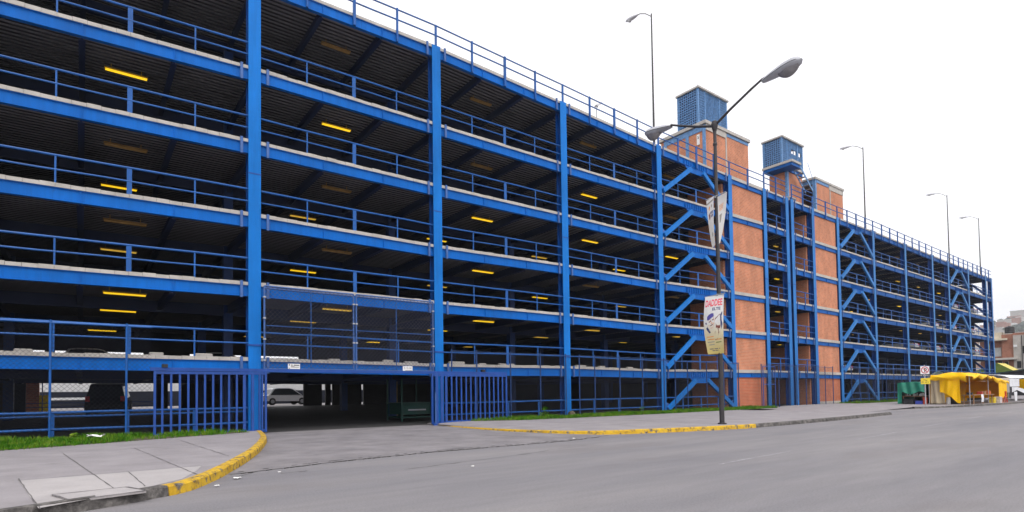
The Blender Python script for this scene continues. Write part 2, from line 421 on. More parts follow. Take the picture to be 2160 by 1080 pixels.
BAYNAME = ['bay at the picture edge', 'leftmost bay', 'entrance bay', 'first bay past entrance', 'second bay past entrance',
           'bay behind street lamp', 'left brick bay', 'bay left of double column', 'double column gap', 'bay right of double column', 'right brick bay',
           'braced bay past brick', 'green stall bay', 'road sign bay', 'short yellow stall bay', 'last braced bay', 'bay by far corner', 'far corner bay']
ORD = ['ground', 'first', 'second', 'third', 'fourth', 'fifth', 'roof']
BRICK_BAYS = (6, 10); BRACE_BAYS = (5, 11, 15); GAP = 8

G = thing('parking_garage', (50, YF, 0), 'long blue steel open-deck parking garage with brick stair bays along the street', 'parking garage')

# columns
for i, s in enumerate(S):
    m = MB(); zt = Z(6, s) - .02
    m.box(s - .02, s + .02, YF + .036, YF + CD - .036, 0, zt)
    m.box(s - CW, s + CW, YF + CD - .035, YF + CD, 0, zt)
    c = m.build('column', 'column_shade_blue', G)
    m = MB(); m.bbox(s - CW, s + CW, YF, YF + .035, 0, zt, .008); m.build('flange', 'lit_front_blue', c)
    m = MB()
    for z0, z1, o in ((10.52, 10.57, .012), (3.52, 3.58, .03)): m.box(s - CW - o, s + CW + o, YF - o, YF - .001, z0, z1)
    m.build('splice_plate', 'dark_blue_paint', c)
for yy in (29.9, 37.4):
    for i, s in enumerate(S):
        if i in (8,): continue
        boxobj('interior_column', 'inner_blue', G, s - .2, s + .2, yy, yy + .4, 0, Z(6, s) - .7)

# decks, ceilings
xs_nodes = sorted(set([S[0], *[n[0] for n in NODE[6]][1:-1], S[-1] + .2]))
for l in range(1, 7):
    m = MB(); z = [Z(l, x) for x in xs_nodes]
    for i in range(len(xs_nodes) - 1):
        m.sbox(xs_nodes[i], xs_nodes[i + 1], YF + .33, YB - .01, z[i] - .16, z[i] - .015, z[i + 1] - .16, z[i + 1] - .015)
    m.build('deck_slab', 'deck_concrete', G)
    pans = MB(); flutes = MB(); y = YF + .36; p = .27       # pale pans and flutes of the decking, groove shade put in as dark colour
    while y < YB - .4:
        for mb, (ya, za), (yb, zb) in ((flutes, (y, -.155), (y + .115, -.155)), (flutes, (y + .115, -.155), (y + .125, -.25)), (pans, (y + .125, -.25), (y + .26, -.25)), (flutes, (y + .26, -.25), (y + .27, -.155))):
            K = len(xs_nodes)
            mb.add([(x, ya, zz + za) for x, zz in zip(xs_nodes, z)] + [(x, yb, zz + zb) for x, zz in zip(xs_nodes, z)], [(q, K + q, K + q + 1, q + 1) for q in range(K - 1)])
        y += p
    pans.build('ribbed_ceiling', 'metal_deck', G); flutes.build('ceiling_flutes', 'flute_shade', G)
    for yy in (29.95, 37.45):
        m = MB()
        for i in range(len(xs_nodes) - 1):
            m.sbox(xs_nodes[i], xs_nodes[i + 1], yy + .05, yy + .25, z[i] - .75, z[i] - .25, z[i + 1] - .75, z[i + 1] - .25)
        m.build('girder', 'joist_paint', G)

# ceiling joists: the hundred that show largest are parts of their own
far = MB(); cnt = 0
for b in range(NB):
    if b == GAP: continue
    L = S[b + 1] - S[b]; cuts = (0, 1 / 3, 2 / 3) if L > 6 else (0, .5)
    for l in range(1, 7):
        for c in cuts:
            x = S[b] + L * c; z = Z(l, x)
            near = 1 <= b <= 5 and cnt < 100
            m = MB() if near else far
            y0 = YF + (CD + .02 if c == 0 else .30)
            for (ya, yb) in ((y0, 29.98), (30.22, 37.48), (37.72, YB - .02)):
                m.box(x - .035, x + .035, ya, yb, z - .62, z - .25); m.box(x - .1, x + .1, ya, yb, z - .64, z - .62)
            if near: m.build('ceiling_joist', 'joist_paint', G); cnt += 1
far.build('ceiling_joist', 'joist_paint', G, kind='stuff')

# edge of every deck: concrete nosing, blue beam, railing
post_cnt = 0; far_posts = MB(); far_plates = MB()
def rail_tube(m, x0, x1, y, za, zb, r):
    n = 5
    rnd = random.Random(int(x0 * 97 + za * 13))
    pts = []
    for i in range(n + 1):
        t = i / n; sag = 0 if i in (0, n) else rnd.uniform(-.012, .012)
        pts.append((x0 + (x1 - x0) * t, y, za + (zb - za) * t + sag))
    m.tube(pts, r, 8)
for b in range(NB):
    if b == GAP: continue
    x0, x1 = S[b] + .03, S[b + 1] - .03; Lb = S[b + 1] - S[b]
    isbrick = b in BRICK_BAYS
    for l in range(1, 7):
        za, zb = Z(l, x0), Z(l, x1)
        m = MB(); n = max(2, int((x1 - x0) / .42)) if l < 6 else 4
        rnd = random.Random(b * 10 + l)
        hh = .24 if isbrick else .14
        for i in range(n):                                           # uneven blocks of the concrete nosing
            t0, t1 = i / n, (i + 1) / n; g = .004 if not isbrick else 0
            j = rnd.uniform(-.014, .014) if not isbrick else 0; k = rnd.uniform(-.012, .01) if not isbrick else 0
            zl, zr = za + (zb - za) * t0, za + (zb - za) * t1
            m.sbox(x0 + (x1 - x0) * t0 + g, x0 + (x1 - x0) * t1 - g, YF + .06 + k, YF + .32, zl - hh + .0, zl + j, zr - hh, zr + j)
        m.build('concrete_edge', 'edge_concrete', G)
        m = MB(); t = hh + .004
        m.sbox(x0, x1, YF + .13, YF + .16, za - .56, za - t, zb - .56, zb - t)
        m.sbox(x0, x1, YF + .07, YF + .26, za - .585, za - .562, zb - .585, zb - .562)
        m.sbox(x0, x1, YF + .085, YF + .125, za - t - .025, za - t, zb - t - .025, zb - t)
        for c in ((1 / 3, 2 / 3) if Lb > 6 else (.5,)):
            x = x0 + (x1 - x0) * c; z = Z(l, x); m.box(x - .012, x + .012, YF + .075, YF + .13, z - .55, z - t - .03)
        if b in BRACE_BAYS:                                          # stiffeners above the brace heads
            xm = (x0 + x1) / 2
            for q in range(-5, 6):
                x = xm + q * .26; z = Z(l, x); m.box(x - .012, x + .012, YF + .07, YF + .128, z - .55, z - t - .03)
            z = Z(l, xm); m.prism([(xm - 1.25, z - .586), (xm + 1.25, z - .586), (xm + .75, z - .98), (xm - .75, z - .98)], YF + .1, YF + .16)
        m.build('edge_beam', 'blue_paint', G)
        if not isbrick:
            for x in (S[b] + CW + .22, S[b + 1] - CW - .3):
                z = Z(l, x); near = 1 <= b <= 7 or b == 9; m = MB() if near else far_plates
                m.box(x, x + .1, YF - .005, YF + .055, z - .64, z + .03)
                if near: m.build('bracket_plate', 'plate_paint', G)
        # railing
        yr = YF + .12
        if l < 6 and not isbrick:
            zz = (.97, .48) if l > 1 else (1.04, .58)
            m = MB()
            for h in zz:
                rail_tube(m, x0, x1, yr, za + h, zb + h, .042 if h > .7 else .034)
            rl = m.build('railing', 'rail_paint', G, smooth=True)
            narrow = Lb < 6
            fr = ((.5, .1),) if narrow else ((.25, .055), (.5, .16), (.75, .055))
            for c, wd in fr:
                x = x0 + (x1 - x0) * c; z = Z(l, x)
                z0 = z - .62 if narrow else z - .0
                near = post_cnt < 84 and b <= 5 and b >= 1
                m = MB() if near else far_posts
                y = YF + .02 if narrow else yr
                m.box(x - wd / 2, x + wd / 2, y - .025, y + .012 if not narrow else y + .03, z0, z + zz[0])
                if near: m.build('post', 'rail_paint', rl); post_cnt += 1
        elif l == 6:
            three = b in (7, 9)
            zz = (1.3, .9, .45) if three else (1.0, .5)
            m = MB()
            yy = YF + .03
            for h in zz: rail_tube(m, S[b] + .02, S[b + 1] - .02, yy, Z(6, S[b]) + h, Z(6, S[b + 1]) + h, .036)
            rl = m.build('railing', 'rail_paint', G, smooth=True)
            k = 4 if Lb > 6 else 2
            for q in range(k):
                x = S[b] + Lb * q / k; z = Z(6, x); near = b >= 1 and b <= 5
                m = MB() if near else far_posts
                if q == 0: m.box(x - .045, x + .045, YF - .0, YF + .09, z - .02, z + zz[0] + .03)
                else: m.box(x - (.06 if q == 2 else .04), x + (.06 if q == 2 else .04), YF - .05, YF + .055, z - .6, z + zz[0] + .03)
                if near: m.build('post', 'rail_paint', rl)
    # barrier at street level
    if not isbrick and b not in (2, 7, 9):
        m = MB()
        rail_tube(m, x0, x1, YF + .1, 1.02, 1.02, .045); rail_tube(m, x0, x1, YF + .1, .44, .44, .045)
        if b == 1: rail_tube(m, x0, x1, YF + 1.1, .86, .86, .04)
        rl = m.build('railing', 'rail_paint', G, smooth=True)
        for c in (.25, .5, .75):
            x = x0 + (x1 - x0) * c
            far_posts.box(x - .05, x + .05, YF + .08, YF + .12, 0, 1.02)
far_plates.build('bracket_plate', 'plate_paint', G, kind='stuff')
far_posts.build('railing_post', 'rail_paint', G, kind='stuff')

# diagonal braces
for b in BRACE_BAYS:
    x0, x1 = S[b] + CW, S[b + 1] - CW; xm = (x0 + x1) / 2
    for l in range(0, 6):
        zt = Z(l + 1, xm) - .78
        for sx, xe in ((-1, x0), (1, x1)):
            zb_ = Z(l, xe) + .12 if l else .25
            m = MB(); m.bar((xe - sx * .10, YF - .03, zb_), (xm + sx * .72, YF - .03, zt), .17, .30, up=(0, 1, 0) if False else (0, 0, 1))
            m.build('brace', 'lit_front_blue', G)
            m = MB(); z = zb_
            m.prism([(xe - sx * .0, z - .15), (xe - sx * .35, z - .15), (xe - sx * .45, z + .3), (xe - sx * .0, z + .5)], YF + .062, YF + .085)
            m.build('gusset', 'plate_paint', G)

# brick bays
for b in BRICK_BAYS:
    x0, x1 = S[b] + CW, S[b + 1] - CW
    for l in range(0, 6):
        za0, zb0 = (Z(l, x0), Z(l, x1)) if l else (.02, .02)
        za1, zb1 = Z(l + 1, x0) - .59, Z(l + 1, x1) - .59
        m = MB(); m.sbox(x0 + .002, x1 - .002, YF + .16, YF + .4, za0 + (.003 if l else 0), za1, zb0 + (.003 if l else 0), zb1)
        m.build('brick_panel', 'brick_low' if l == 0 else 'brick', G)
    boxobj('concrete_plinth', 'edge_concrete', G, x0 + .01, x1 - .01, YF + .13, YF + .16, .0, .34 if b == 10 else .12)
for (xa, xb, ya, yb) in ((39.35, 39.6, YF + .5, 28.2), (57.6, 60.1, YF + .85, YF + 1.1), (44.95, 45.2, YF + .5, 29), (52.5, 52.7, YF + .5, 29)):
    for l in range(0, 6):
        boxobj('brick_wall', 'brick', G, xa, xb, ya, yb, Z(l, xa) if l else .02, Z(l + 1, xa) - .65)
# dark rear and end walls with the few openings seen through the ground floor
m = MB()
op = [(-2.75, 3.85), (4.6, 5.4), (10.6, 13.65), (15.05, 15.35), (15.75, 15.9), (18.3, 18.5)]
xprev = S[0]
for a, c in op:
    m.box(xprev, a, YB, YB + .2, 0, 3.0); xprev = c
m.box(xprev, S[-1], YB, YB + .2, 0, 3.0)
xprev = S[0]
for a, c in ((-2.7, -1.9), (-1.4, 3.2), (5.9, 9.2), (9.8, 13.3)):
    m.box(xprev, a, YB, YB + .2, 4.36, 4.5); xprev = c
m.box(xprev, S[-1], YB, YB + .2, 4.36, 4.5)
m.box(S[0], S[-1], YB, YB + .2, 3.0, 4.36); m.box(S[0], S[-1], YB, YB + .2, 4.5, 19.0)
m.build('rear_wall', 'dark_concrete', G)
boxobj('end_wall', 'dark_concrete', G, S[0] - .4, S[0] - .25, YF, YB, 0, 18.2)  # unseen left end, closed with an added wall to block light
boxobj('end_wall', 'dark_concrete', G, S[-1] + .3, S[-1] + .5, 27.0, YB + .2, 0, 17.1)
for l in range(1, 6):                                               # braces and rails on the far end
    z = Z(l, 107.6)
    m = MB(); m.bar((S[-1] + .1, 26.95, Z(l + 1, 107.6) - .7), (S[-1] + .1, 25.2, z + .4), .2, .28); m.build('brace', 'dark_blue_paint', G)
    m = MB(); m.tube([(S[-1] + .1, 25.08, z + .97), (S[-1] + .1, 27, z + .97)], .04); m.tube([(S[-1] + .1, 25.08, z + .48), (S[-1] + .1, 27, z + .48)], .035)
    m.box(S[-1] - .05, S[-1] + .2, 25.09, 27, z - .585, z - .0)
    m.build('end_beam', 'blue_paint', G)
# header track over the sliding gates
m = MB(); m.box(1.9, 17.6, 23.9, 24.02, 2.44, 2.56)
for x in (2.1, 5.53, 9.7, 14.03, 17.4): m.box(x - .05, x + .05, 24.02, YF + .06, 2.46, 2.54)
m.build('gate_track', 'dark_blue_paint', G)
for x in (2.35, 16.15):
    m = MB(); m.box(x - .09, x + .09, 23.86, 24.04, 2.565, 2.68); m.build('track_roller', 'sign_black', G)

# ------------------------------------------------------------------ tube lights under the decks
def make_light(lit):
    t = thing('tube_light', (0, 0, 0), 'light', 'ceiling light', 'yellow tube lights under the parking decks')
    m = MB(); m.box(-.72, .72, -.09, .09, .0, .05); m.prism([(-.11, .0), (-.07, .05), (.07, .05), (.11, .0)], -.7, .7, 'x')
    for x in (-.5, .5): m.box(x - .012, x + .012, -.012, .012, .05, .24)
    m.build('housing', {2: 'fixture_yellow', 1: 'fixture_amber', 0: 'fixture_brown'}[lit], t)
    for y in (-.05, .05):
        m = MB(); m.tube([(-.69, y, -.028), (.69, y, -.028)], .026, 8); m.build('tube', {2: 'tube_lit', 1: 'tube_dim', 0: 'tube_off'}[lit], t, smooth=True)
    return t
proto = {0: None, 1: None, 2: None}
LIT = {6: (), 5: (1, 2, 4), 4: (3, 4, 5, 13), 3: (3, 12), 2: (1, 2, 3, 4, 5), 1: ()}
ROWS = [(27.0, 'front row'), (32.3, 'second row'), (42.0, 'back row')]
for l in range(6, 1, -1):
    for b in (1, 2, 3, 4, 5, 7, 9, 11, 12, 13, 14, 15):
        for r, (yy, rn) in enumerate(ROWS):
            if r == 1 and (l > 4 or b > 5 and b not in (12, 13)): continue
            if r == 2 and (l > 2 or b > 4): continue
            lit = (2 if l > 2 or b in (1, 3) else 1) if (b in LIT[l]) else 0
            if r > 0: lit = 2 if (b + l) % 2 else 1
            if b > 5: lit = (1, 2, 0, 1)[(b + 2 * l) % 4]
            if l == 6: lit = 0
            x = (S[b] + S[b + 1]) / 2 + (.0 if r < 2 else -.4)
            if proto[lit] is None: o = proto[lit] = make_light(lit)
            else: o = copy_tree(proto[lit])
            o.location = (x, yy, Z(l, x) - .47)
            o['label'] = f"{('dull brown', 'dim amber', 'bright yellow')[lit]} tube light, {rn}, under {ORD[l]} deck, {BAYNAME[b]}"

# ------------------------------------------------------------------ wheel stops on the first deck
ws = None
for x, wd, h in ((-1.62, .5, .12), (2.2, .46, .13), (3.8, .6, .14), (9.0, .5, .1), (11.6, .5, .14), (12.8, .7, .1), (15.4, .9, .16), (17.0, .4, .1), (18.6, 1.0, .1), (24.2, .8, .12), (26.0, .5, .12), (28.6, .5, .12)):
    z = Z(1, x)
    m = MB(); m.bbox(x - wd / 2, x + wd / 2, YF + .55, YF + .75, z - .015, z + h, .02)
    bn = [i for i in range(NB) if S[i] <= x < S[i + 1]][0]
    o = m.build('wheel_stop', 'edge_concrete')
    wh = 'left' if x < S[bn] + 2.9 else ('right' if x > S[bn] + 5.7 else 'middle')
    tag(o, f"{'long' if wd > .65 else 'short'} pale concrete block on the first deck edge, {wh} part of {BAYNAME[bn]}", 'wheel stop', 'concrete wheel stops along the first deck edge')

# ------------------------------------------------------------------ fences and gates
def wires(m, x0, x1, y, z0, z1, pitch=.15, r=.0026):
    W, H = x1 - x0, z1 - z0
    for sgn in (1, -1):
        c = -H
        while c < W:
            u0, u1 = max(c, 0), min(c + H, W)
            if u1 > u0 + .01:
                a, b2 = (u0 - c), (u1 - c)
                if sgn < 0: a, b2 = H - a, H - b2
                p, q = (x0 + u0, y + sgn * r, z0 + a), (x0 + u1, y + sgn * r, z0 + b2)
                m.add([(p[0], p[1] - r, p[2]), (p[0] + r, p[1] + r, p[2] - r * sgn), (p[0] - r, p[1] + r, p[2] + r * sgn),
                       (q[0], q[1] - r, q[2]), (q[0] + r, q[1] + r, q[2] - r * sgn), (q[0] - r, q[1] + r, q[2] + r * sgn)],
                      [(0, 1, 4, 3), (1, 2, 5, 4), (2, 0, 3, 5)])
            c += pitch
def fence(x0, x1, posts, ztop, label, mid=None, lastpost=True):
    y = 24.08
    t = thing('chain_link_fence', ((x0 + x1) / 2, y, 0), label, 'fence', 'chain-link fence sections in front of the garage')
    m = MB(); wires(m, x0, x1, y, .12, ztop - .03); m.build('mesh', 'wire', t)
    for x in posts:
        m = MB(); m.tube([(x, y, 0), (x, y, ztop + .05)], .036, 8); m.lathe([(.04, 0), (.04, .03), (.01, .06)], (x, y, ztop + .04), 8); m.build('post', 'post_navy' if x > 6 else 'rail_paint', t, smooth=True)
    m = MB(); m.tube([(x0, y, ztop), (x1, y, ztop)], .022 if x0 > 6 else .034, 6); m.build('top_rail', 'post_navy' if x0 > 6 else 'rail_paint', t, smooth=True)
    return t
fence(-11.4, 1.95, (-9.0, -6.9, -4.9, -2.95, -.87, 1.21), 4.0, 'tall blue chain-link fence behind the grass left of the entrance')
fence(14.35, 22.2, (14.4, 15.86, 17.98, 20.02, 21.9), 3.57, 'chain-link fence right of the entrance partly behind the sliding gate')
fence(22.9, 30.9, (22.95, 24.2, 26.35, 28.45, 30.6), 3.57, 'chain-link fence across the second bay right of the entrance')
fence(31.7, 39.4, (31.75, 33.1, 35.3, 37.4, 39.3), 3.45, 'chain-link fence under the braces behind the street lamp')
fence(42.5, 54.6, (42.5, 45.1, 46.8, 48.0, 49.6, 51.2, 53.1, 54.6), 3.42, 'dark chain-link fence around the doors between the brick bays')
fence(58.3, 65.6, (58.4, 60.2, 62.0, 63.8, 65.5), 3.4, 'chain-link fence across the braced bay right of the brick')
fence(66.4, 107.4, [66.5 + i * 2.05 for i in range(21)], 3.4, 'long chain-link fence behind the market stalls at the far end')
t = thing('fence_door', (43.5, 24.02, 0), 'narrow dark steel gate frame beside the left brick bay', 'gate')
m = MB()
for a, b_ in (((42.6, .05), (42.6, 3.3)), ((44.4, .05), (44.4, 3.3)), ((42.6, 3.3), (44.4, 3.3)), ((42.6, 1.9), (44.4, 1.9)), ((42.6, .15), (44.4, .15))):
    m.tube([(a[0], 24.0, a[1]), (b_[0], 24.0, b_[1])], .032, 6)
m.build('frame', 'dark_blue_paint', t)
m = MB(); wires(m, 42.6, 44.4, 24.0, .15, 3.28); m.build('mesh', 'wire', t)

def bar_gate(x0, x1, label, extra):
    y = 23.78
    t = thing('sliding_gate', ((x0 + x1) / 2, y, .08), label, 'gate', 'blue sliding bar gates beside the entrance')
    m = MB(); m.box(x0, x1, y - .03, y + .03, 2.32, 2.42); m.box(x0, x1, y - .03, y + .03, .10, .19)
    for x in (x0, x1 - .08): m.box(x, x + .08, y - .04, y + .04, .08, 2.43)
    m.build('frame', 'dark_blue_paint', t)
    n = round((x1 - x0) / .27)
    for i in range(1, n):
        x = x0 + (x1 - x0) * i / n
        m = MB(); m.box(x - .035, x + .035, y - .02, y + .02, .192, 2.318); m.build('bar', 'dark_blue_paint', t)
    for (x, w_) in extra:
        m = MB(); m.box(x - w_ / 2, x + w_ / 2, y - .09, y - .05, .07, 2.3); m.build('stile', 'dark_blue_paint', t)
    m = MB()
    for x in (x0 + .4, x1 - .4): m.lathe([(.06, -.02), (.06, .02)], (x, y, .07), 10, Vector((0, 1, 0)))
    m.build('wheel', 'rubber', t)
    return t
bar_gate(1.99, 5.78, 'open blue sliding bar gate on the left side of the entrance, beside the grass', ((4.95, .1), (5.25, .1), (5.6, .06)))
bar_gate(13.1, 17.5, 'open blue sliding bar gate on the right side of the entrance', ((13.35, .14), (13.62, .14), (13.85, .1)))
t = thing('gate_post', (13.22, 23.6, 0), 'slim dark steel handle post on the right gate end', 'post')
m = MB(); m.tube([(13.22, 23.6, .1), (13.22, 23.6, 1.55)], .03, 8); m.build('pole', 'plate_paint', t); 
m = MB(); m.box(13.1, 13.34, 23.52, 23.68, 0.0, .1); m.build('foot', 'dark_blue_paint', t)

def mesh_gate(x0, x1, label):
    y = 24.3
    z0, z1 = 2.58, 5.93
    t = thing('mesh_panel', ((x0 + x1) / 2, y, z0), label, 'mesh gate', 'chain-link panels hung above the entrance')
    m = MB()
    for xx in (x0, x1): m.tube([(xx, y, z0), (xx, y, z1)], .04, 8)
    for zz in (z0, z1, z1 - .09): m.tube([(x0, y, zz), (x1, y, zz)], .034, 8)
    m.build('frame', 'plate_paint', t, smooth=True)
    xm = (x0 + x1) / 2
    m = MB(); m.tube([(xm, y, z0), (xm, y, z1)], .022, 6); m.build('stile', 'rail_paint', t)
    m = MB(); m.tube([(x0, y, z0 + 1.75), (x1, y, z0 + 1.75)], .022, 6); m.build('crossbar', 'rail_paint', t)
    m = MB(); wires(m, x0, x1, y - .05, z0, z1, .18, .0042); m.build('mesh', 'gate_wire', t)
    for xx in (x0, x1):
        for k in range(4):
            zz = z0 + .35 + k * .85
            m = MB(); m.box(xx - .05, xx + .05, y - .06, y + .06, zz - .03, zz + .03); m.build('hinge', 'galvanised', t)
mesh_gate(5.82, 9.53, 'left chain-link panel hung above the garage entrance')
mesh_gate(9.66, 13.5, 'right chain-link panel hung above the garage entrance')

def notice(x0, x1, z0, z1, label, rows):
    y = 24.18
    t = thing('notice_sign', ((x0 + x1) / 2, y, z0), label, 'sign')
    boxobj('plate', 'sign_white', t, x0, x1, y, y + .012, z0, z1)
    for (body, u, v, sz, mt) in rows:
        vs, fs = text_mesh(body, sz)
        m = MB(); m.add([(x0 + (x1 - x0) * u + a, y - .003, z0 + (z1 - z0) * v + b_) for a, b_, c in vs], fs); m.build('lettering', mt, t)
    return t
n1 = notice(6.70, 7.18, 2.585, 2.80, 'white notice plate on the blue beam above the left entrance half', ())
for (a, b_, c, d, mt) in ((.08, .14, .62, .95, 'sign_black'), (.06, .15, .08, .18, 'sign_black'), (.22, .40, .62, .86, 'print_grey'), (.47, .94, .66, .82, 'sign_black'), (.22, .92, .30, .42, 'print_grey'), (.24, .55, .46, .56, 'print_grey')):
    m = MB(); m.box(6.70 + .48 * a, 6.70 + .48 * b_, 24.174, 24.179, 2.585 + .215 * c, 2.585 + .215 * d); m.build('lettering', mt, n1)
n2 = notice(11.84, 12.33, 2.56, 2.79, 'small white price plate on the blue beam above the right entrance half', (('$18.00', .52, .62, .15, 'print_grey'),))
boxobj('lower_strip', 'print_grey', n2, 11.96, 12.3, 24.174, 24.179, 2.565, 2.605)

# ------------------------------------------------------------------ roof towers
def lattice_cabin(parent, x0, x1, y0, y1, z0, z1, windows=()):
    m = MB()
    for x in (x0, x1 - .14):
        for y in (y0, y1 - .14): m.box(x, x + .14, y, y + .14, z0, z1)
    m.box(x0 + (x1 - x0) * .22, x0 + (x1 - x0) * .22 + .12, y0 - .01, y0 + .13, z0, z1); m.box(x0 + (x1 - x0) * .72, x0 + (x1 - x0) * .72 + .12, y0 - .01, y0 + .13, z0, z1)
    m.build('cabin_frame', 'lattice_paint', parent)
    holes = [(x0 + (x1 - x0) * a, x0 + (x1 - x0) * b_, z0 + (z1 - z0) * c, z0 + (z1 - z0) * d) for a, b_, c, d in windows]
    m = MB()
    if holes:
        zc, zd = holes[0][2], holes[0][3]
        for yy in (y0 + .09, y1 - .11):
            m.box(x0 + .1, x1 - .1, yy, yy + .02, z0, zc); m.box(x0 + .1, x1 - .1, yy, yy + .02, zd, z1)
            xp = x0 + .1
            for a, b_, c, d in holes: m.box(xp, a, yy, yy + .02, zc, zd); xp = b_
            m.box(xp, x1 - .1, yy, yy + .02, zc, zd)
    else:
        m.box(x0 + .1, x1 - .1, y0 + .09, y0 + .11, z0, z1); m.box(x0 + .1, x1 - .1, y1 - .11, y1 - .09, z0, z1)
    m.box(x0 + .09, x0 + .11, y0 + .12, y1 - .12, z0, z1); m.box(x1 - .11, x1 - .09, y0 + .12, y1 - .12, z0, (z0 + z1) / 2 + .1 if holes else z1)
    m.build('cabin_panel', 'lattice_back', parent)
    m = MB(); rnd = random.Random(3)
    def clear(x, z): return not any(a - .03 < x < b_ + .03 and c - .03 < z < d + .03 for a, b_, c, d in holes)
    n = int((x1 - x0) / .17)
    for i in range(1, n):
        x = x0 + (x1 - x0) * i / n
        segs = [(z0, z1)] if clear(x, (z0 + z1) / 2 + .2) and not any(a - .03 < x < b_ + .03 for a, b_, _, _ in holes) else [(z0, holes[0][2] - .02), (holes[0][3] + .02, z1)]
        for a, b_ in segs: m.box(x - .03, x + .03, y0 + .03, y0 + .088, a, b_)
    k = int((z1 - z0) / .2)
    for j in range(1, k):
        z = z0 + (z1 - z0) * j / k
        xa, xb = x0 + .14, x0 + (x1 - x0) * .22
        m.box(xa, xb, y0 + .01, y0 + .028, z - .02, z + .02)
        m.box(x0 + (x1 - x0) * .76, x1 - .14, y0 + .01, y0 + .028, z - .02, z + .02) if not holes else None
    n = int((y1 - y0) / .21)
    for i in range(1, n):
        y = y0 + (y1 - y0) * i / n; m.box(x0 + .02, x0 + .088, y - .03, y + .03, z0, z1)
        for j in range(1, k):
            z = z0 + (z1 - z0) * (j + rnd.uniform(-.1, .1)) / k; m.box(x0 - .01, x0 + .05, y + .03, y + .15, z - .035, z + .035)
    m.build('cabin_lattice', 'lattice_paint', parent)
    m = MB(); m.bbox(x0 - .1, x1 + .12, y0 - .12, y1 + .1, z1, z1 + .15, .02); m.build('cabin_roof', 'edge_concrete', parent)

T1 = thing('stair_tower', (43.6, 29.4, 18.0), 'taller brick stair tower with blue lattice cabin on the garage roof', 'stair tower')
boxobj('brick_wall', 'brick', T1, 40.45, 46.75, 27.15, 31.6, 17.95, 23.2)
m = MB(); m.bbox(40.28, 46.92, 27.0, 31.8, 23.25, 23.52, .03); m.build('roof', 'edge_concrete', T1)
m = MB(); m.box(43.25, 43.42, 27.11, 27.148, 17.95, 23.2); m.build('pilaster', 'edge_concrete', T1)
m = MB(); m.box(40.45, 43.2, 27.08, 27.12, 22.75, 23.24); m.build('concrete_band', 'edge_concrete', T1)
for ya, yb in ((27.12, 27.42), (28.75, 29.05), (31.0, 31.3)): boxobj('steel_strip', 'lattice_paint', T1, 40.41, 40.448, ya, yb, 17.95, 23.2)
boxobj('top_strip', 'lattice_paint', T1, 40.405, 40.446, 27.43, 31.0, 22.75, 23.2); boxobj('top_strip', 'lattice_paint', T1, 43.45, 46.75, 27.11, 27.148, 22.95, 23.2)
m = MB(); m.box(40.36, 40.44, 27.68, 27.92, 21.7, 22.55); m.build('meter_box', 'sign_white', T1)
m = MB(); m.box(40.352, 40.358, 27.73, 27.83, 22.2, 22.32); m.box(40.352, 40.358, 27.75, 27.86, 22.38, 22.42); m.build('box_mark', 'sign_black', T1)
lattice_cabin(T1, 40.8, 45.0, 28.0, 30.1, 23.55, 26.72)
m = MB(); m.bbox(45.4, 47.3, 28.5, 30.0, 23.55, 24.0, .02); m.build('roof_vent', 'dark_concrete', T1)
m = MB(); m.box(45.3, 47.4, 28.4, 30.1, 24.0, 24.15); m.build('vent_cap', 'edge_concrete', T1)
m = MB()
for x, y in ((41.0, 28.2), (41.3, 28.6)): m.tube([(x, y, 26.85), (x, y, 27.15)], .025, 6)
m.build('stub_pipe', 'galvanised', T1)
m = MB(); m.tube([(41.0, 30.0, 25.2), (39.6, 31.0, 23.6)], .01, 4); m.build('guy_wire', 'galvanised', T1)

T2 = thing('stair_tower', (55.5, 28.6, 18.0), 'smaller raised blue lattice cabin with steel stair on a brick core, garage roof', 'stair tower')
boxobj('brick_wall', 'brick', T2, 54.35, 57.3, 27.62, 29.4, 17.95, 22.6)
boxobj('steel_strip', 'lattice_paint', T2, 54.3, 54.348, 27.57, 27.8, 17.95, 22.6); boxobj('steel_strip', 'lattice_paint', T2, 54.35, 54.6, 27.57, 27.618, 17.95, 22.6)
m = MB(); m.box(53.25, 54.85, 26.6, 29.4, 22.66, 22.95); m.box(54.86, 57.3, 27.55, 29.4, 22.62, 22.95); m.build('platform_beam', 'blue_paint', T2)
m = MB(); m.bbox(53.18, 54.95, 26.5, 27.42, 22.95, 23.18, .02); m.bbox(53.18, 57.45, 27.44, 29.5, 22.95, 23.18, .02); m.build('platform', 'edge_concrete', T2)
lattice_cabin(T2, 53.3, 57.35, 27.5, 29.45, 23.2, 25.65, windows=((.46, .56, .54, .70), (.60, .69, .54, .70), (.83, .91, .54, .70)))
m = MB()
for dy in (26.62, 27.3): m.bar((54.95, dy, 22.85), (57.3, dy, 21.0), .04, .2)
m.build('stair_stringer', 'lattice_paint', T2)
for i in range(6):
    t_ = (i + .5) / 6; x = 54.95 + 2.35 * t_; z = 22.85 - 1.85 * t_
    m = MB(); m.box(x - .13, x + .13, 26.65, 27.27, z - .02, z + .02); m.build('stair_tread', 'galvanised', T2)
m = MB(); m.tube([(57.3, 26.6, 21.0), (57.3, 26.6, 22.2), (56.6, 26.7, 23.6)], .02, 6); m.build('stair_rail', 'lattice_paint', T2)

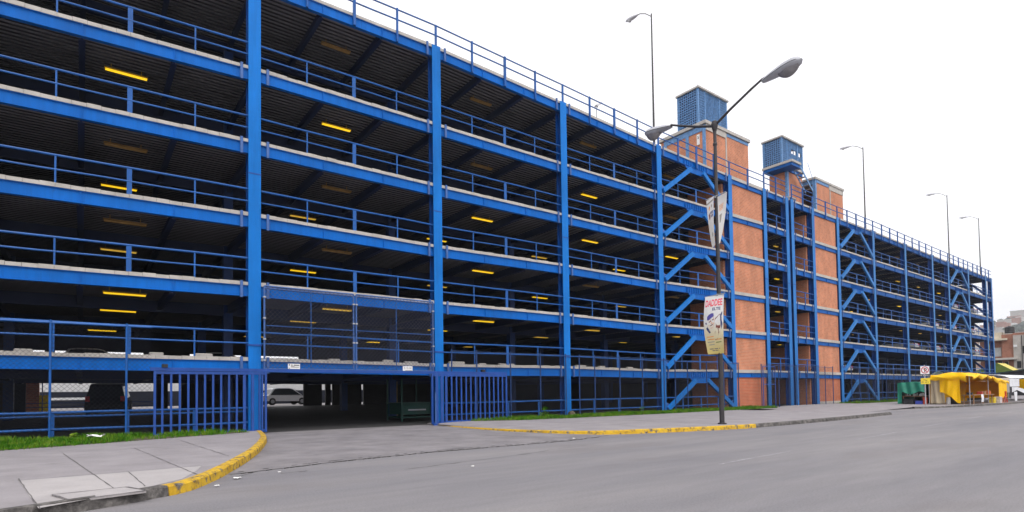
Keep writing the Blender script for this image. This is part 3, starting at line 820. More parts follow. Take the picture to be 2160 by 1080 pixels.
T3 = thing('stair_house', (61.9, 28.3, 17.9), 'low brick stair house with open dark left side on the garage roof', 'stair house')
boxobj('brick_wall', 'brick', T3, 59.0, 64.9, 27.05, 27.3, 17.9, 22.6)
boxobj('rear_wall', 'brick', T3, 58.8, 64.9, 30.2, 30.4, 17.9, 22.55)
boxobj('side_wall', 'brick', T3, 64.65, 64.88, 27.31, 30.19, 17.9, 22.55)
m = MB(); m.box(58.75, 59.0, 27.02, 27.3, 17.9, 22.6); m.box(58.75, 58.98, 27.32, 30.2, 22.15, 22.6); m.box(59.0, 61.6, 27.0, 27.045, 22.3, 22.6); m.build('steel_frame', 'lattice_paint', T3)
m = MB(); m.box(61.7, 64.9, 27.0, 27.045, 22.1, 22.6); m.build('concrete_band', 'edge_concrete', T3)
m = MB(); m.box(61.85, 62.0, 27.0, 27.046, 17.9, 22.09); m.build('pilaster', 'edge_concrete', T3)
m = MB(); m.bbox(58.62, 65.05, 26.93, 30.5, 22.6, 22.82, .02); m.build('roof', 'edge_concrete', T3)
# small roof-edge boxes
t = thing('cooling_unit', (50.6, 25.6, 18.0), 'small pale box unit on the roof edge under the raised cabin', 'roof unit')
m = MB(); m.bbox(49.9, 51.1, 25.2, 25.9, 18.02, 18.6, .03); m.build('casing', 'galvanised', t)
m = MB()
for i in range(3): m.box(49.95 + i * .38, 50.25 + i * .38, 25.185, 25.199, 18.15, 18.5)
m.build('grille', 'window_dark', t)

# ------------------------------------------------------------------ roof lamps
def roof_lamp(x, zt, label, scale=1.0, proto=[None]):
    if proto[0] is None:
        t = thing('roof_lamp', (0, 0, 0), label, 'lamp post', 'tall lamps standing on the garage roof')
        m = MB(); m.tube([(0, 0, 0), (0, 0, 3), (0, 0, 9.7)], .085, 8, r2=.045); m.lathe([(.16, 0), (.16, .12), (.09, .15)], (0, 0, 0), 10); m.build('pole', 'dark_pole', t, smooth=True)
        m = MB(); m.tube([(0, 0, 9.5), (0, .5, 9.98), (0, 1.0, 10.26), (0, 1.35, 10.3)], .03, 6); m.build('arm', 'dark_pole', t, smooth=True)
        m = MB()
        prof = [(1.2, .05), (1.35, .11), (1.7, .17), (2.1, .16), (2.3, .06)]
        m.sheet(lambda u, v: (math.cos(v * 2 * math.pi) * interp(1.2 + 1.1 * u, prof), 1.2 + 1.1 * u, 10.3 + .10 * u + .8 * math.sin(v * 2 * math.pi) * interp(1.2 + 1.1 * u, prof)), 8, 12)
        m.build('lamp_head', 'lamp_white', t, smooth=True)
        m = MB(); m.lathe([(.01, -.14), (.1, -.1), (.13, -.02), (.12, .0)], (0, 1.95, 10.28), 10); m.build('lens', 'pale_lens', t, smooth=True)
        proto[0] = t
        o = t
    else: o = copy_tree(proto[0]); o['label'] = label
    zb = Z(6, x); o.location = (x, 25.2, zb - .02); k = (zt - zb) / 9.7; o.scale = (1, 1, k)
roof_lamp(31.5, 27.8, 'tallest looking roof lamp, left of both stair towers')
roof_lamp(65.6, 26.9, 'roof lamp standing just right of the low brick stair house')
roof_lamp(91.4, 26.95, 'roof lamp second from the far right end of the garage roof')
roof_lamp(104.8, 26.2, 'roof lamp at the far right corner of the garage roof')
t = thing('floodlight', (29.0, 28.0, 18.2), 'small floodlight on a short stub above the roof railing', 'floodlight')
m = MB(); m.tube([(29.0, 28.2, 18.3), (29.0, 28.2, 21.6), (29.0, 28.0, 21.75)], .03, 6); m.build('stub_pole', 'galvanised', t)
m = MB(); m.bar((28.75, 28.0, 21.6), (29.25, 28.0, 21.95), .28, .14); m.build('lamp_head', 'lamp_white', t)

# ------------------------------------------------------------------ street lamp with banners
LX, LY = 20.06, 13.04
t = thing('street_lamp', (LX, LY, .13), 'dark twin-arm street lamp standing on the pavement near the kerb', 'street lamp')
m = MB(); m.tube([(LX, LY, .13), (LX, LY, 4), (LX, LY, 8), (LX, LY, 12.0)], .095, 12, r2=.062)
m.lathe([(.17, 0), (.17, .05), (.115, .07)], (LX, LY, .13), 12)
m.lathe([(.075, 0), (.085, .02), (.085, .1), (.07, .12)], (LX, LY, 11.2), 12)
m.build('pole', 'dark_pole', t, smooth=True)
m = MB(); m.lathe([(.05, -.28), (.10, -.12), (.135, .04), (.11, .17), (.02, .22)], (LX, LY, 12.0), 14); m.build('hub', 'dark_pole', t, smooth=True)
for pts in (((LX, LY - .08, 12.05), (LX, LY - .7, 12.38), (LX, LY - 1.6, 12.80), (LX, 11.02, 12.97), (LX, 10.82, 13.0)), ((LX, LY + .08, 12.02), (LX, LY + .8, 12.28), (LX, LY + 1.6, 12.62), (LX, 15.1, 12.84), (LX, 15.3, 12.86))):
    m = MB(); m.tube(pts, .055, 10, r2=.035); m.build('arm', 'dark_pole', t, smooth=True)
def lamp_head(y0, y1, z0, z1):
    d = Vector((0, y1 - y0, z1 - z0)); L = d.length; d.normalize(); c = Vector((1, 0, 0)); n = Vector((0, -d.z, d.y))
    if n.z < 0: n = -n
    P0 = Vector((LX, y0, z0))
    prof = [(0, .09), (.06, .13), (.3, .21), (.6, .275), (.82, .265), (.94, .18), (1, .03)]
    def half(u, a, top):
        r = interp(u, prof); return P0 + d * (L * u) + c * (r * math.cos(a)) + n * (r * top * math.sin(a))
    m = MB(); m.sheet(lambda u, v: half(u, math.pi * v, .75), 16, 12, .008)
    h = m.build('lamp_head', 'lamp_grey', t, smooth=True)
    m = MB(); m.sheet(lambda u, v: half(u, math.pi * (1 + v), .34 if u < .5 else .55), 16, 12, .008)
    m.build('lower_shell', 'lamp_grey', h, smooth=True)
    m = MB()
    m.sheet(lambda u, v: P0 + d * (L * (.42 + .5 * u)) + c * (.215 * math.sin(math.pi * (.08 + .84 * u)) ** .6 * math.cos(math.pi * (1 + v))) + n * (.36 * math.sin(math.pi * (.08 + .84 * u)) ** .6 * math.sin(math.pi * (1 + v))), 12, 12)
    m.build('lens', 'lamp_glass', h, smooth=True)
    m = MB(); m.tube([half(u, 0, 1) + c * .006 for u in [i / 12 for i in range(13)]], .012, 5); m.tube([half(u, math.pi, 1) - c * .006 for u in [i / 12 for i in range(13)]], .012, 5)
    m.build('seam_band', 'dark_pole', h)
lamp_head(11.0, 9.55, 12.86, 13.02)
lamp_head(15.12, 16.5, 12.78, 12.93)
for z in (9.12, 5.22, 2.95):
    if z > 8: ya, yb = 13.45, 12.55
    else: ya, yb = 13.6, 12.7
    m = MB(); m.tube([(LX - .12, ya, z - .02), (LX - .12, yb, z + (.06 if z > 8 else .02))], .018, 6); m.box(LX - .13, LX + .02, LY - .03, LY + .03, z - .04, z + .04)
    if z > 4: m.build('banner_rod', 'galvanised', t)
# lower banner: a curved sheet, print laid on it
def ban(u, v):           # u 0..1 across (towards the road), v 0..1 downwards
    y = 13.56 - .80 * u + (.10 * u - .0) * v + (.14 * (u - .5)) * (-math.sin(v * 2.6)) - .10 * v * (1 - u) * 1.0
    x = LX - .14 - .12 * math.sin(v * math.pi) - .05 * math.sin(u * math.pi) * math.sin(v * 4) + .05 * u
    return (x, y, 5.20 + .01 * u - 2.30 * v)
def on_ban(fn, vs, off):
    out = []
    for u, v in vs:
        p = Vector(fn(u, v)); a = Vector(fn(u + .01, v)) - p; b_ = Vector(fn(u, v + .01)) - p
        n = a.cross(b_).normalized()
        if n.x > 0: n = -n
        out.append(p + n * off)
    return out
B = thing('banner', (LX - .14, 13.1, 2.9), 'white to yellow lower banner with pink lettering on the street lamp', 'banner')
m = MB(); m.sheet(lambda u, v: ban(u, v), 10, 24, .004); m.build('cloth', 'banner_print', B, smooth=True)
def print_text(parent, fn, body, u, v, wu, hv, mat, off=.006):
    vs, fs = text_mesh(body, 1.0, .035)
    xs = [a for a, b_, c in vs]; ys = [b_ for a, b_, c in vs]; w_ = max(xs) - min(xs); h_ = max(ys) - min(ys); mx_, my_ = (max(xs) + min(xs)) / 2, (max(ys) + min(ys)) / 2
    m = MB(); m.add(on_ban(fn, [(u + (a - mx_) / w_ * wu, v - (b_ - my_) / h_ * hv) for a, b_, c in vs], off), fs); m.build('lettering', mat, parent)
def print_poly(parent, fn, pts, mat, off=.006, name='printed_shape'):
    m = MB(); cu = sum(p[0] for p in pts) / len(pts); cv = sum(p[1] for p in pts) / len(pts)
    P = on_ban(fn, [(cu, cv)] + list(pts), off); n = len(pts)
    m.add(P, [(0, i + 1, (i + 1) % n + 1) for i in range(n)]); m.build(name, mat, parent)
print_text(B, ban, 'DADDEE', .5, .125, .88, .12, 'print_pink')
print_text(B, ban, 'ELTE', .66, .235, .40, .05, 'print_navy')
print_poly(B, ban, [(.20, .42), (.20, .36), (.30, .325), (.44, .305), (.54, .31), (.56, .36), (.44, .385), (.30, .42)], 'print_violet')
print_poly(B, ban, [(.24, .425), (.36, .40), (.54, .365), (.60, .42), (.58, .49), (.50, .555), (.40, .57), (.28, .52)], 'print_skin', .005)
print_poly(B, ban, [(.30, .45), (.42, .425), (.43, .44), (.31, .468)], 'print_brown', .0075)
print_poly(B, ban, [(.46, .418), (.56, .40), (.565, .416), (.47, .434)], 'print_brown', .0075)
print_poly(B, ban, [(.36, .515), (.50, .49), (.51, .505), (.37, .53)], 'print_brown', .0075)
print_poly(B, ban, [(.10, .46), (.16, .455), (.20, .53), (.33, .60), (.36, .64), (.28, .645), (.15, .58)], 'print_navy')
print_poly(B, ban, [(.62, .40), (.72, .37), (.84, .33), (.88, .42), (.86, .55), (.78, .66), (.66, .76), (.56, .77), (.58, .64), (.66, .52)], 'print_brown')
print_poly(B, ban, [(.86, .34), (.95, .29), (.96, .52), (.90, .60), (.87, .50)], 'print_navy', .0075)
for (v, a, b_, mt) in ((.70, .12, .5, 'print_orange'), (.745, .14, .52, 'print_orange'), (.75, .60, .90, 'print_orange'), (.79, .12, .5, 'print_grey'), (.80, .58, .88, 'tent_green'), (.835, .18, .48, 'print_grey')):
    print_poly(B, ban, [(a, v), (b_, v - .004), (b_, v + .010), (a, v + .014)], mt)
for (v, a, b_) in ((.905, .16, .78), (.935, .30, .70)):
    k = 11
    for i in range(k):
        u0 = a + (b_ - a) * i / k
        if i % 5 == 4: continue
        print_poly(B, ban, [(u0, v), (u0 + (b_ - a) / k * .75, v - .002), (u0 + (b_ - a) / k * .7, v + .014), (u0 + .004, v + .018)], 'print_navy')
# upper banner, folded back round the pole into two hanging halves
def pen_l(u, v): return (LX - .12 - .05 * math.sin(v * 3) - .04 * u, 13.42 - .36 * u - (.22 - .20 * u) * v, 9.05 + .10 * u - (1.95 - .0 * u) * v)
def pen_r(u, v): return (LX - .02 + .10 * math.sin(v * 3) * u, 13.0 - .44 * u + (.36 * u) * v, 9.12 + .08 * u - (1.9 + .02 * u) * v)
for fn, lab in ((pen_l, 'white upper banner half hanging left of the lamp pole, tapering down'), (pen_r, 'pale faded upper banner half hanging right of the lamp pole')):
    P_ = thing('banner', (LX, 13.1, 7.1), lab, 'banner')
    m = MB(); m.sheet(fn, 8, 20, .004); m.build('cloth', 'pennant_print', P_, smooth=True)
    if fn is pen_l:
        print_poly(P_, fn, [(.05, .07), (.95, .05), (.95, .085), (.05, .105)], 'print_grey')
        print_poly(P_, fn, [(.25, .20), (.38, .15), (.47, .18), (.36, .25)], 'print_orange')
        print_poly(P_, fn, [(.62, .15), (.78, .14), (.76, .20), (.63, .21)], 'print_grey')
        print_poly(P_, fn, [(.20, .33), (.45, .29), (.42, .42), (.28, .44)], 'print_brown')
        for k in range(2):
            for q in range(3): print_poly(P_, fn, [(.50 + q * .15, .285 + k * .07), (.61 + q * .15, .28 + k * .07), (.60 + q * .15, .335 + k * .07), (.51 + q * .15, .34 + k * .07)], 'print_navy')
        print_poly(P_, fn, [(.5, .77), (.62, .70), (.72, .76), (.60, .82)], 'print_grey')
    else:
        print_poly(P_, fn, [(.2, .2), (.7, .17), (.62, .30), (.25, .33)], 'print_skin')
        print_poly(P_, fn, [(.25, .40), (.55, .38), (.45, .55), (.3, .57)], 'print_grey')

# ------------------------------------------------------------------ ground, road, pavements
m = MB(); m.add([(-900, -900, -.03), (1600, -900, -.03), (1600, 900, -.03), (-900, 900, -.03)], [(0, 1, 2, 3)]); struct('ground', m, 'earth_ground')
m = MB(); m.add([(-300, -30, 0), (500, -30, 0), (500, 24.5, 0), (-300, 24.5, 0)], [(0, 1, 2, 3)]); struct('road', m, 'asphalt')
def poly(name, pts, z, mat, zfn=None):
    m = MB(); m.add([(x, y, z) for x, y in pts], [tuple(range(len(pts)))])
    o = struct(name, m, mat)
    return o
def smooth_path(pts, n=8):
    P = [Vector((*p, 0)) for p in pts]; out = []
    for i in range(len(P) - 1):
        p0, p1, p2, p3 = P[max(i - 1, 0)], P[i], P[i + 1], P[min(i + 2, len(P) - 1)]
        for k in range(n):
            t = k / n; q = .5 * ((2 * p1) + (p2 - p0) * t + (2 * p0 - 5 * p1 + 4 * p2 - p3) * t * t + (3 * p1 - p0 - 3 * p2 + p3) * t ** 3)
            out.append((q.x, q.y))
    out.append(pts[-1]); return out
poly('driveway', [(2.2, 11.8), (4.4, 12.4), (7, 12.75), (11.7, 12.8), (14.1, 13.4), (13.3, 16.9), (13.2, 20), (13.4, 24.6), (5.6, 24.6), (4.9, 20), (3.7, 15.9), (2.6, 12.8)], .010, 'apron')
# kerbs
def kerb(name, path, w, h, mat, side, rough=.0, h0=None):
    m = MB(); n = len(path); rings = []; rnd = random.Random(5)
    for i, (x, y) in enumerate(path):
        a, b_ = path[max(i - 1, 0)], path[min(i + 1, n - 1)]
        d = Vector((b_[0] - a[0], b_[1] - a[1])).normalized(); nn = Vector((-d.y, d.x)) * side
        hh = h if h0 is None else h0 + (h - h0) * min(1, i / (n * .6))
        j = rnd.uniform(-1, 1) * rough; k = rnd.uniform(-1, 1) * rough
        rings.append([(x + j, y, -.02), (x + nn.x * .02 + j, y + nn.y * .02, hh - .025 + k), (x + nn.x * .05, y + nn.y * .05, hh + k * .5), (x + nn.x * w, y + nn.y * w, hh), (x + nn.x * w, y + nn.y * w, -.02)])
    vs = [p for r in rings for p in r]; fs = []
    for i in range(n - 1):
        for j in range(4): fs.append((i * 5 + j, (i + 1) * 5 + j, (i + 1) * 5 + j + 1, i * 5 + j + 1))
    fs += [(4, 3, 2, 1, 0), tuple(range((n - 1) * 5, n * 5))]
    m.add(vs, fs); return struct(name, m, mat)
LK = smooth_path([(-7, 7.9), (-2.6, 8.35), (-.6, 9.05), (.92, 9.81), (1.6, 10.63), (2.55, 12.8), (3.72, 16.0), (4.87, 20.0), (5.5, 23.2), (5.62, 24.0)])
iy = 3 * 8 + 1
kerb('kerb_bare', LK[:iy + 1], .2, .16, 'kerb_bare', 1, .035)
kerb('kerb_painted', LK[iy:], .2, .155, 'kerb_yellow', 1, .006)
RK = smooth_path([(13.35, 23.6), (12.98, 20.0), (13.08, 16.9), (14.0, 14.1), (16.2, 12.98), (19.7, 12.12), (20.8, 12.05), (24.8, 12.05), (30, 12.25), (35.4, 12.6)])
kerb('kerb_painted', RK[:49], .17, .15, 'kerb_yellow', 1, .006, .03)
kerb('kerb_bare', RK[48:], .17, .15, 'kerb_bare', 1, .012)
FK = smooth_path([(46.6, 15.15), (49.6, 14.2), (56.8, 13.4), (66, 13.2), (77, 13.3), (140, 13.3)])
kerb('kerb_bare', FK, .17, .13, 'kerb_bare', 1, .008)
def inner(path, w, side=1):
    out = []; n = len(path)
    for i, (x, y) in enumerate(path):
        a, b_ = path[max(i - 1, 0)], path[min(i + 1, n - 1)]
        d = Vector((b_[0] - a[0], b_[1] - a[1])).normalized(); out.append((x - d.y * side * w, y + d.x * side * w))
    return out
def pave_poly(name, edge, far_edge, z, mat, zs=None):
    m = MB(); n = len(edge); zs = zs or [z] * n; m.add([(x, y, q) for (x, y), q in zip(edge, zs)] + [(x, y, q) for (x, y), q in zip(far_edge, zs)], [(i, i + 1, n + i + 1, n + i) for i in range(n - 1)])
    return struct(name, m, mat)
li = inner(LK, .19); pave_poly('pavement', li, [(min(x - .5, -12 + 16 * max(0, (y - 9) / 14) if False else -14), y) for x, y in li], .145, 'pavement')
# paler concrete panels near the kerb
def strip(p, q, w, z, mat, name, jag=0, parts=None):
    a, b_ = Vector(p), Vector(q); d = (b_ - a); L = d.length; d.normalize(); nn = Vector((-d.y, d.x)); k = max(2, int(L / .25)) if jag else 1
    rnd = random.Random(int(p[0] * 31 + q[1] * 17)); top = []; bot = []
    for i in range(k + 1):
        c = a + d * (L * i / k); o = rnd.uniform(-jag, jag) if jag else 0; ww = w * (rnd.uniform(.35, 1.6) if jag else 1)
        top.append((c.x + nn.x * (o + ww / 2), c.y + nn.y * (o + ww / 2), z)); bot.append((c.x + nn.x * (o - ww / 2), c.y + nn.y * (o - ww / 2), z))
    m = parts; n = k + 1
    m.add(bot + top, [(i, i + 1, n + i + 1, n + i) for i in range(k)])
poly('pavement_panel', [(-.82, 12.25), (-.42, 8.98), (.55, 9.72), (1.28, 10.6), (1.6, 11.5), (1.82, 12.35)], .149, 'pavement_pale')
m = MB()
for p, q in (((-.37, 17.6), (.37, 10.2)), ((1.1, 18.1), (1.57, 10.9)), ((-.85, 12.6), (-.4, 8.9)), ((-6, 12.3), (1.83, 12.35)), ((-6, 17.7), (4.0, 18.0)), ((-3, 20.1), (-2.2, 8.6)), ((2.4, 20.9), (2.6, 14)), ((.66, 12.33), (.75, 10.1))):
    strip(p, q, .014, .153, None, None, .006, m)
struct('pavement_joint', m, 'joint_dark')
ri = inner(RK, .16)
def fary(x): return (max(x, 13.3), 24.55)
pave_poly('pavement', ri, [fary(x + .0) for x, y in ri], .135, 'pavement', [.018 + .117 * min(1, i / 29) for i in range(len(ri))])
fi = [(35.4, 12.75), (36.2, 13.7), (38, 15.0), (42, 15.5), (46.5, 15.3)] + inner(FK, .16)
pave_poly('pavement', fi, [(x, 24.55) for x, y in fi], .128, 'pavement', ([.13, .05, .012, .012, .10] + [.128] * len(fi))[:len(fi)])
m = MB()
for x in (17, 20.2, 23.5, 26.8, 30.1, 33.4): strip((x, 13.4 if x > 18 else 14.4), (x + .15, 21.8), .02, .139, None, None, .004, m)
strip((15.5, 17.6), (35.6, 17.2), .02, .139, None, None, .004, m)
struct('pavement_joint', m, 'joint_dark')
m = MB()
rnd = random.Random(11)
LIP = [(2.3, 11.75), (4.4, 12.37), (7, 12.72), (11.7, 12.77), (13.6, 13.2)]
for i in range(90):
    xa = 2.4 + 11.0 * i / 90; xb = xa + 11.0 / 90 * rnd.uniform(.75, 1.0); d1 = rnd.uniform(-.02, .02)
    if rnd.random() < .2: continue
    za = rnd.uniform(.010, .022) * (1 if xa < 8 else .7)
    ya, yb = interp(xa, LIP) + d1, interp(xb, LIP) + d1
    m.add([(xa, ya, 0), (xb, yb, 0), (xb, yb, za), (xa, ya, za), (xa, ya + .05, .0125), (xb, yb + .05, .0125)], [(0, 1, 2, 3), (3, 2, 5, 4)])
    if rnd.random() < .55: m.add([(xa, ya + .22, .014), (xb, yb + .22, .014), (xb, yb + .28, .014), (xa, ya + .28, .014)], [(0, 1, 2, 3)])
for p, q, w_ in (((5.0, 10.2), (9.2, 10.9), .02), ((3.0, 11.3), (3.5, 11.35), .03), ((2.3, 11.5), (2.75, 11.95), .02), ((8.2, 10.8), (11.5, 11.5), .015)):
    strip(p, q, w_, .005, None, None, .03, m)
struct('road_crack', m, 'crack_dark')
m = MB()
for (xa, ya, xb, yb) in ((17.7, 7.2, 21.4, 7.5), (25.0, 7.9, 28.4, 8.15), (32.6, 8.5, 36.0, 8.8), (40, 9.0, 43.5, 9.2), (48, 9.4, 52, 9.5), (57, 9.6, 61, 9.7), (10.0, 6.6, 13.4, 6.9)):
    strip((xa, ya), (xb, yb), .075, .005, None, None, .004, m)
struct('lane_marking', m, 'worn_line')
# floor inside the garage, rising to the rear
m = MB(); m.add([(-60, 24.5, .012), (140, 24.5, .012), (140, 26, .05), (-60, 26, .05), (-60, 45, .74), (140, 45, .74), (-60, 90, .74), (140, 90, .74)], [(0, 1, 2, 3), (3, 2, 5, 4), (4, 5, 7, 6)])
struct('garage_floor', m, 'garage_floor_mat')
m = MB(); m.add([(-40, 45.3, .744), (30, 45.3, .744), (30, 75, .744), (-40, 75, .744)], [(0, 1, 2, 3)]); struct('rear_yard', m, 'pavement_pale')
# verges
def verge(name, front, back, z, nblades, seed, hmax, bare):
    m = MB(); n = len(front); m.add([(x, y, z) for x, y in front] + [(x, y, z) for x, y in back], [(i, i + 1, n + i + 1, n + i) for i in range(n - 1)])
    struct('verge_soil', m, 'soil')
    rnd = random.Random(seed); m = MB()
    area = []
    for i in range(n - 1): area.append(abs(front[i + 1][0] - front[i][0]) * (abs(back[i][1] - front[i][1]) + abs(back[i + 1][1] - front[i + 1][1])) / 2)
    tot = sum(area)
    tufts = [(rnd.uniform(front[0][0], front[-1][0]), rnd.uniform(0, 1), rnd.uniform(.1, .35)) for _ in range(60)]
    for i in range(n - 1):
        for _ in range(int(nblades * area[i] / tot)):
            t_ = rnd.random(); u = rnd.random()
            fx, fy = front[i][0] + (front[i + 1][0] - front[i][0]) * t_, front[i][1] + (front[i + 1][1] - front[i][1]) * t_
            bx, by = back[i][0] + (back[i + 1][0] - back[i][0]) * t_, back[i][1] + (back[i + 1][1] - back[i][1]) * t_
            u2 = u; x = fx + (bx - fx) * u2 + rnd.uniform(-.03, .03); y = fy + (by - fy) * u2 - rnd.random() ** 4 * .22
            k = .5 + .5 * math.sin(x * 1.6 + math.sin(y * 2.3) * 1.7) * math.cos(y * 1.9 + x * .7 + math.sin(x * 3.1))
            if rnd.random() < bare(x) * (1.2 - k): continue
            h = hmax * rnd.uniform(.35, 1) * (.45 + .75 * k); a = rnd.uniform(0, 2 * math.pi); w_ = rnd.uniform(.006, .014) * (1 + hmax)
            lx, ly = rnd.gauss(0, .35) * h, rnd.gauss(0, .35) * h; ca, sa = math.cos(a) * w_, math.sin(a) * w_
            m.add([(x - ca, y - sa, z - .01), (x + ca, y + sa, z - .01), (x + lx * .4 + ca * .7, y + ly * .4 + sa * .7, z + h * .6), (x + lx * .4 - ca * .7, y + ly * .4 - sa * .7, z + h * .6), (x + lx, y + ly, z + h)], [(0, 1, 2, 3), (3, 2, 4)])
    return m.build('grass', 'grass_blade', kind='stuff')
verge('grass', [(-9, 19.2), (-4, 19.4), (-1.8, 19.9), (1.2, 21.2), (3.2, 22.2), (4.9, 22.9)], [(-9, 24.5), (-4, 24.5), (-1.8, 24.5), (1.2, 24.5), (3.2, 24.0), (5.0, 23.7)], .152, 34000, 3, .20, lambda x: .3 if x < .6 else .85)
verge('grass', [(15.2, 23.5), (17, 22.3), (20, 21.9), (26, 21.7), (33, 21.7), (40.5, 21.8), (41.5, 22.6)], [(15.4, 24.2), (17, 24.6), (20, 24.6), (26, 24.6), (33, 24.6), (40.5, 24.6), (41.6, 24.6)], .142, 24000, 4, .19, lambda x: .4 if x < 30 else .55)
verge('grass', [(55.5, 22.4), (60, 22.2), (66, 22.0), (72, 22.4)], [(55.5, 24.6), (60, 24.6), (66, 24.6), (72, 24.6)], .135, 5000, 8, .22, lambda x: .5)
def weed(x, y, h, label):
    m = MB(); rnd = random.Random(int(x * 50))
    for i in range(46):
        a = rnd.uniform(0, 6.28); r = rnd.uniform(.02, .28) * h * 1.6; z = rnd.uniform(.2, 1) * h; cx, cy = x + math.cos(a) * r, y + math.sin(a) * r
        s_ = rnd.uniform(.04, .09); b_ = rnd.uniform(0, 6.28)
        m.add([(x, y, .14), (x + .008, y, .14), (cx, cy, .14 + z)], [(0, 1, 2)])
        m.add([(cx, cy, .14 + z), (cx + s_ * math.cos(b_), cy + s_ * math.sin(b_), .14 + z + s_ * .4), (cx + 2 * s_ * math.cos(b_ + .4), cy + 2 * s_ * math.sin(b_ + .4), .14 + z), (cx + s_ * math.cos(b_ + .9), cy + s_ * math.sin(b_ + .9), .14 + z - s_ * .2)], [(0, 1, 2, 3)])
    tag(m.build('weed', 'grass_blade'), label, 'weed', 'leafy weeds in the verge')
weed(20.0, 23.7, .55, 'tallest leafy weed in the verge, left of the column')
weed(27.8, 23.6, .4, 'leafy weed in the verge before the second fenced bay')
weed(-.2, 23.4, .22, 'leafy weed in the left grass beside the fence')
m = MB(); rnd = random.Random(2)
m.lathe([(.02, 0), (.22, .05), (.2, .2), (.08, .28)], (22.4, 24.2, .13), 9); tag(m.build('stone', 'print_orange' if False else 'soil'), 'brown stone lying at the foot of the blue column', 'stone')
# litter
for x, y, z, s_, lab in ((.32, 21.6, .30, .2, 'crumpled white paper on the left grass'), (2.2, 11.1, .02, .06, 'white scrap of paper beside the yellow kerb'), (12.1, 13.0, .035, .05, 'white scrap at the right end of the road crack'), (1.75, 10.35, .02, .035, 'tiny white scrap below the kerb curve'), (6.2, 9.6, .02, .03, 'tiny white speck on the open asphalt'), (3.0, 11.4, .02, .025, 'tiny white speck just below the road crack')):
    m = MB(); rnd = random.Random(int(x * 100))
    m.sheet(lambda u, v: (x + (u - .5) * s_ * 2 + rnd.uniform(-.2, .2) * s_, y + (v - .5) * s_ * 1.6 + rnd.uniform(-.2, .2) * s_, z + rnd.uniform(0, .5) * s_), 4, 4, .003)
    tag(m.build('paper_litter', 'paper'), lab, 'litter')
t = thing('utility_cover', (.15, 9.6, .15), 'rectangular concrete utility cover set in the near pavement', 'cover')
cp = [(-.33, 10.02), (.52, 10.12), (.72, 9.55), (-.12, 9.3)]
m = MB(); m.add([(x, y, .162) for x, y in cp] + [(x, y, .13) for x, y in cp], [(0, 3, 2, 1), (0, 1, 5, 4), (1, 2, 6, 5), (2, 3, 7, 6), (3, 0, 4, 7)]); m.build('lid', 'pavement_pale', t)
m = MB()
for i in range(4): strip(cp[i], cp[(i + 1) % 4], .03, .1665, None, None, .004, m)
m.build('rim', 'joint_dark', t)

# ------------------------------------------------------------------ things inside and behind the ground floor
t = thing('ticket_booth', (13.7, 27.2, .1), 'teal ticket counter with posts just inside the entrance', 'booth')
zf = .1
m = MB(); m.box(13.0, 14.6, 26.6, 28.2, zf + .35, zf + .9); m.build('counter', 'teal_paint', t)
m = MB(); m.box(12.85, 14.7, 26.45, 28.3, zf + .9, zf + .96); m.box(12.9, 14.65, 26.5, 28.25, zf + .18, zf + .24); m.build('shelf', 'teal_paint', t)
for x, y in ((12.9, 26.5), (14.6, 26.5), (12.9, 28.2), (14.6, 28.2)):
    m = MB(); m.box(x - .035, x + .035, y - .035, y + .035, zf, 2.3); m.build('post', 'teal_paint', t)
m = MB(); m.box(13.3, 14.3, 26.56, 26.6, zf + .55, zf + .62); m.build('trim', 'galvanised', t)
m = MB(); m.bbox(14.1, 14.45, 30.2, 30.55, .2, 2.7, .02); tag(m.build('pillar', 'mustard_paint'), 'mustard painted pillar inside the entrance behind the booth', 'pillar')

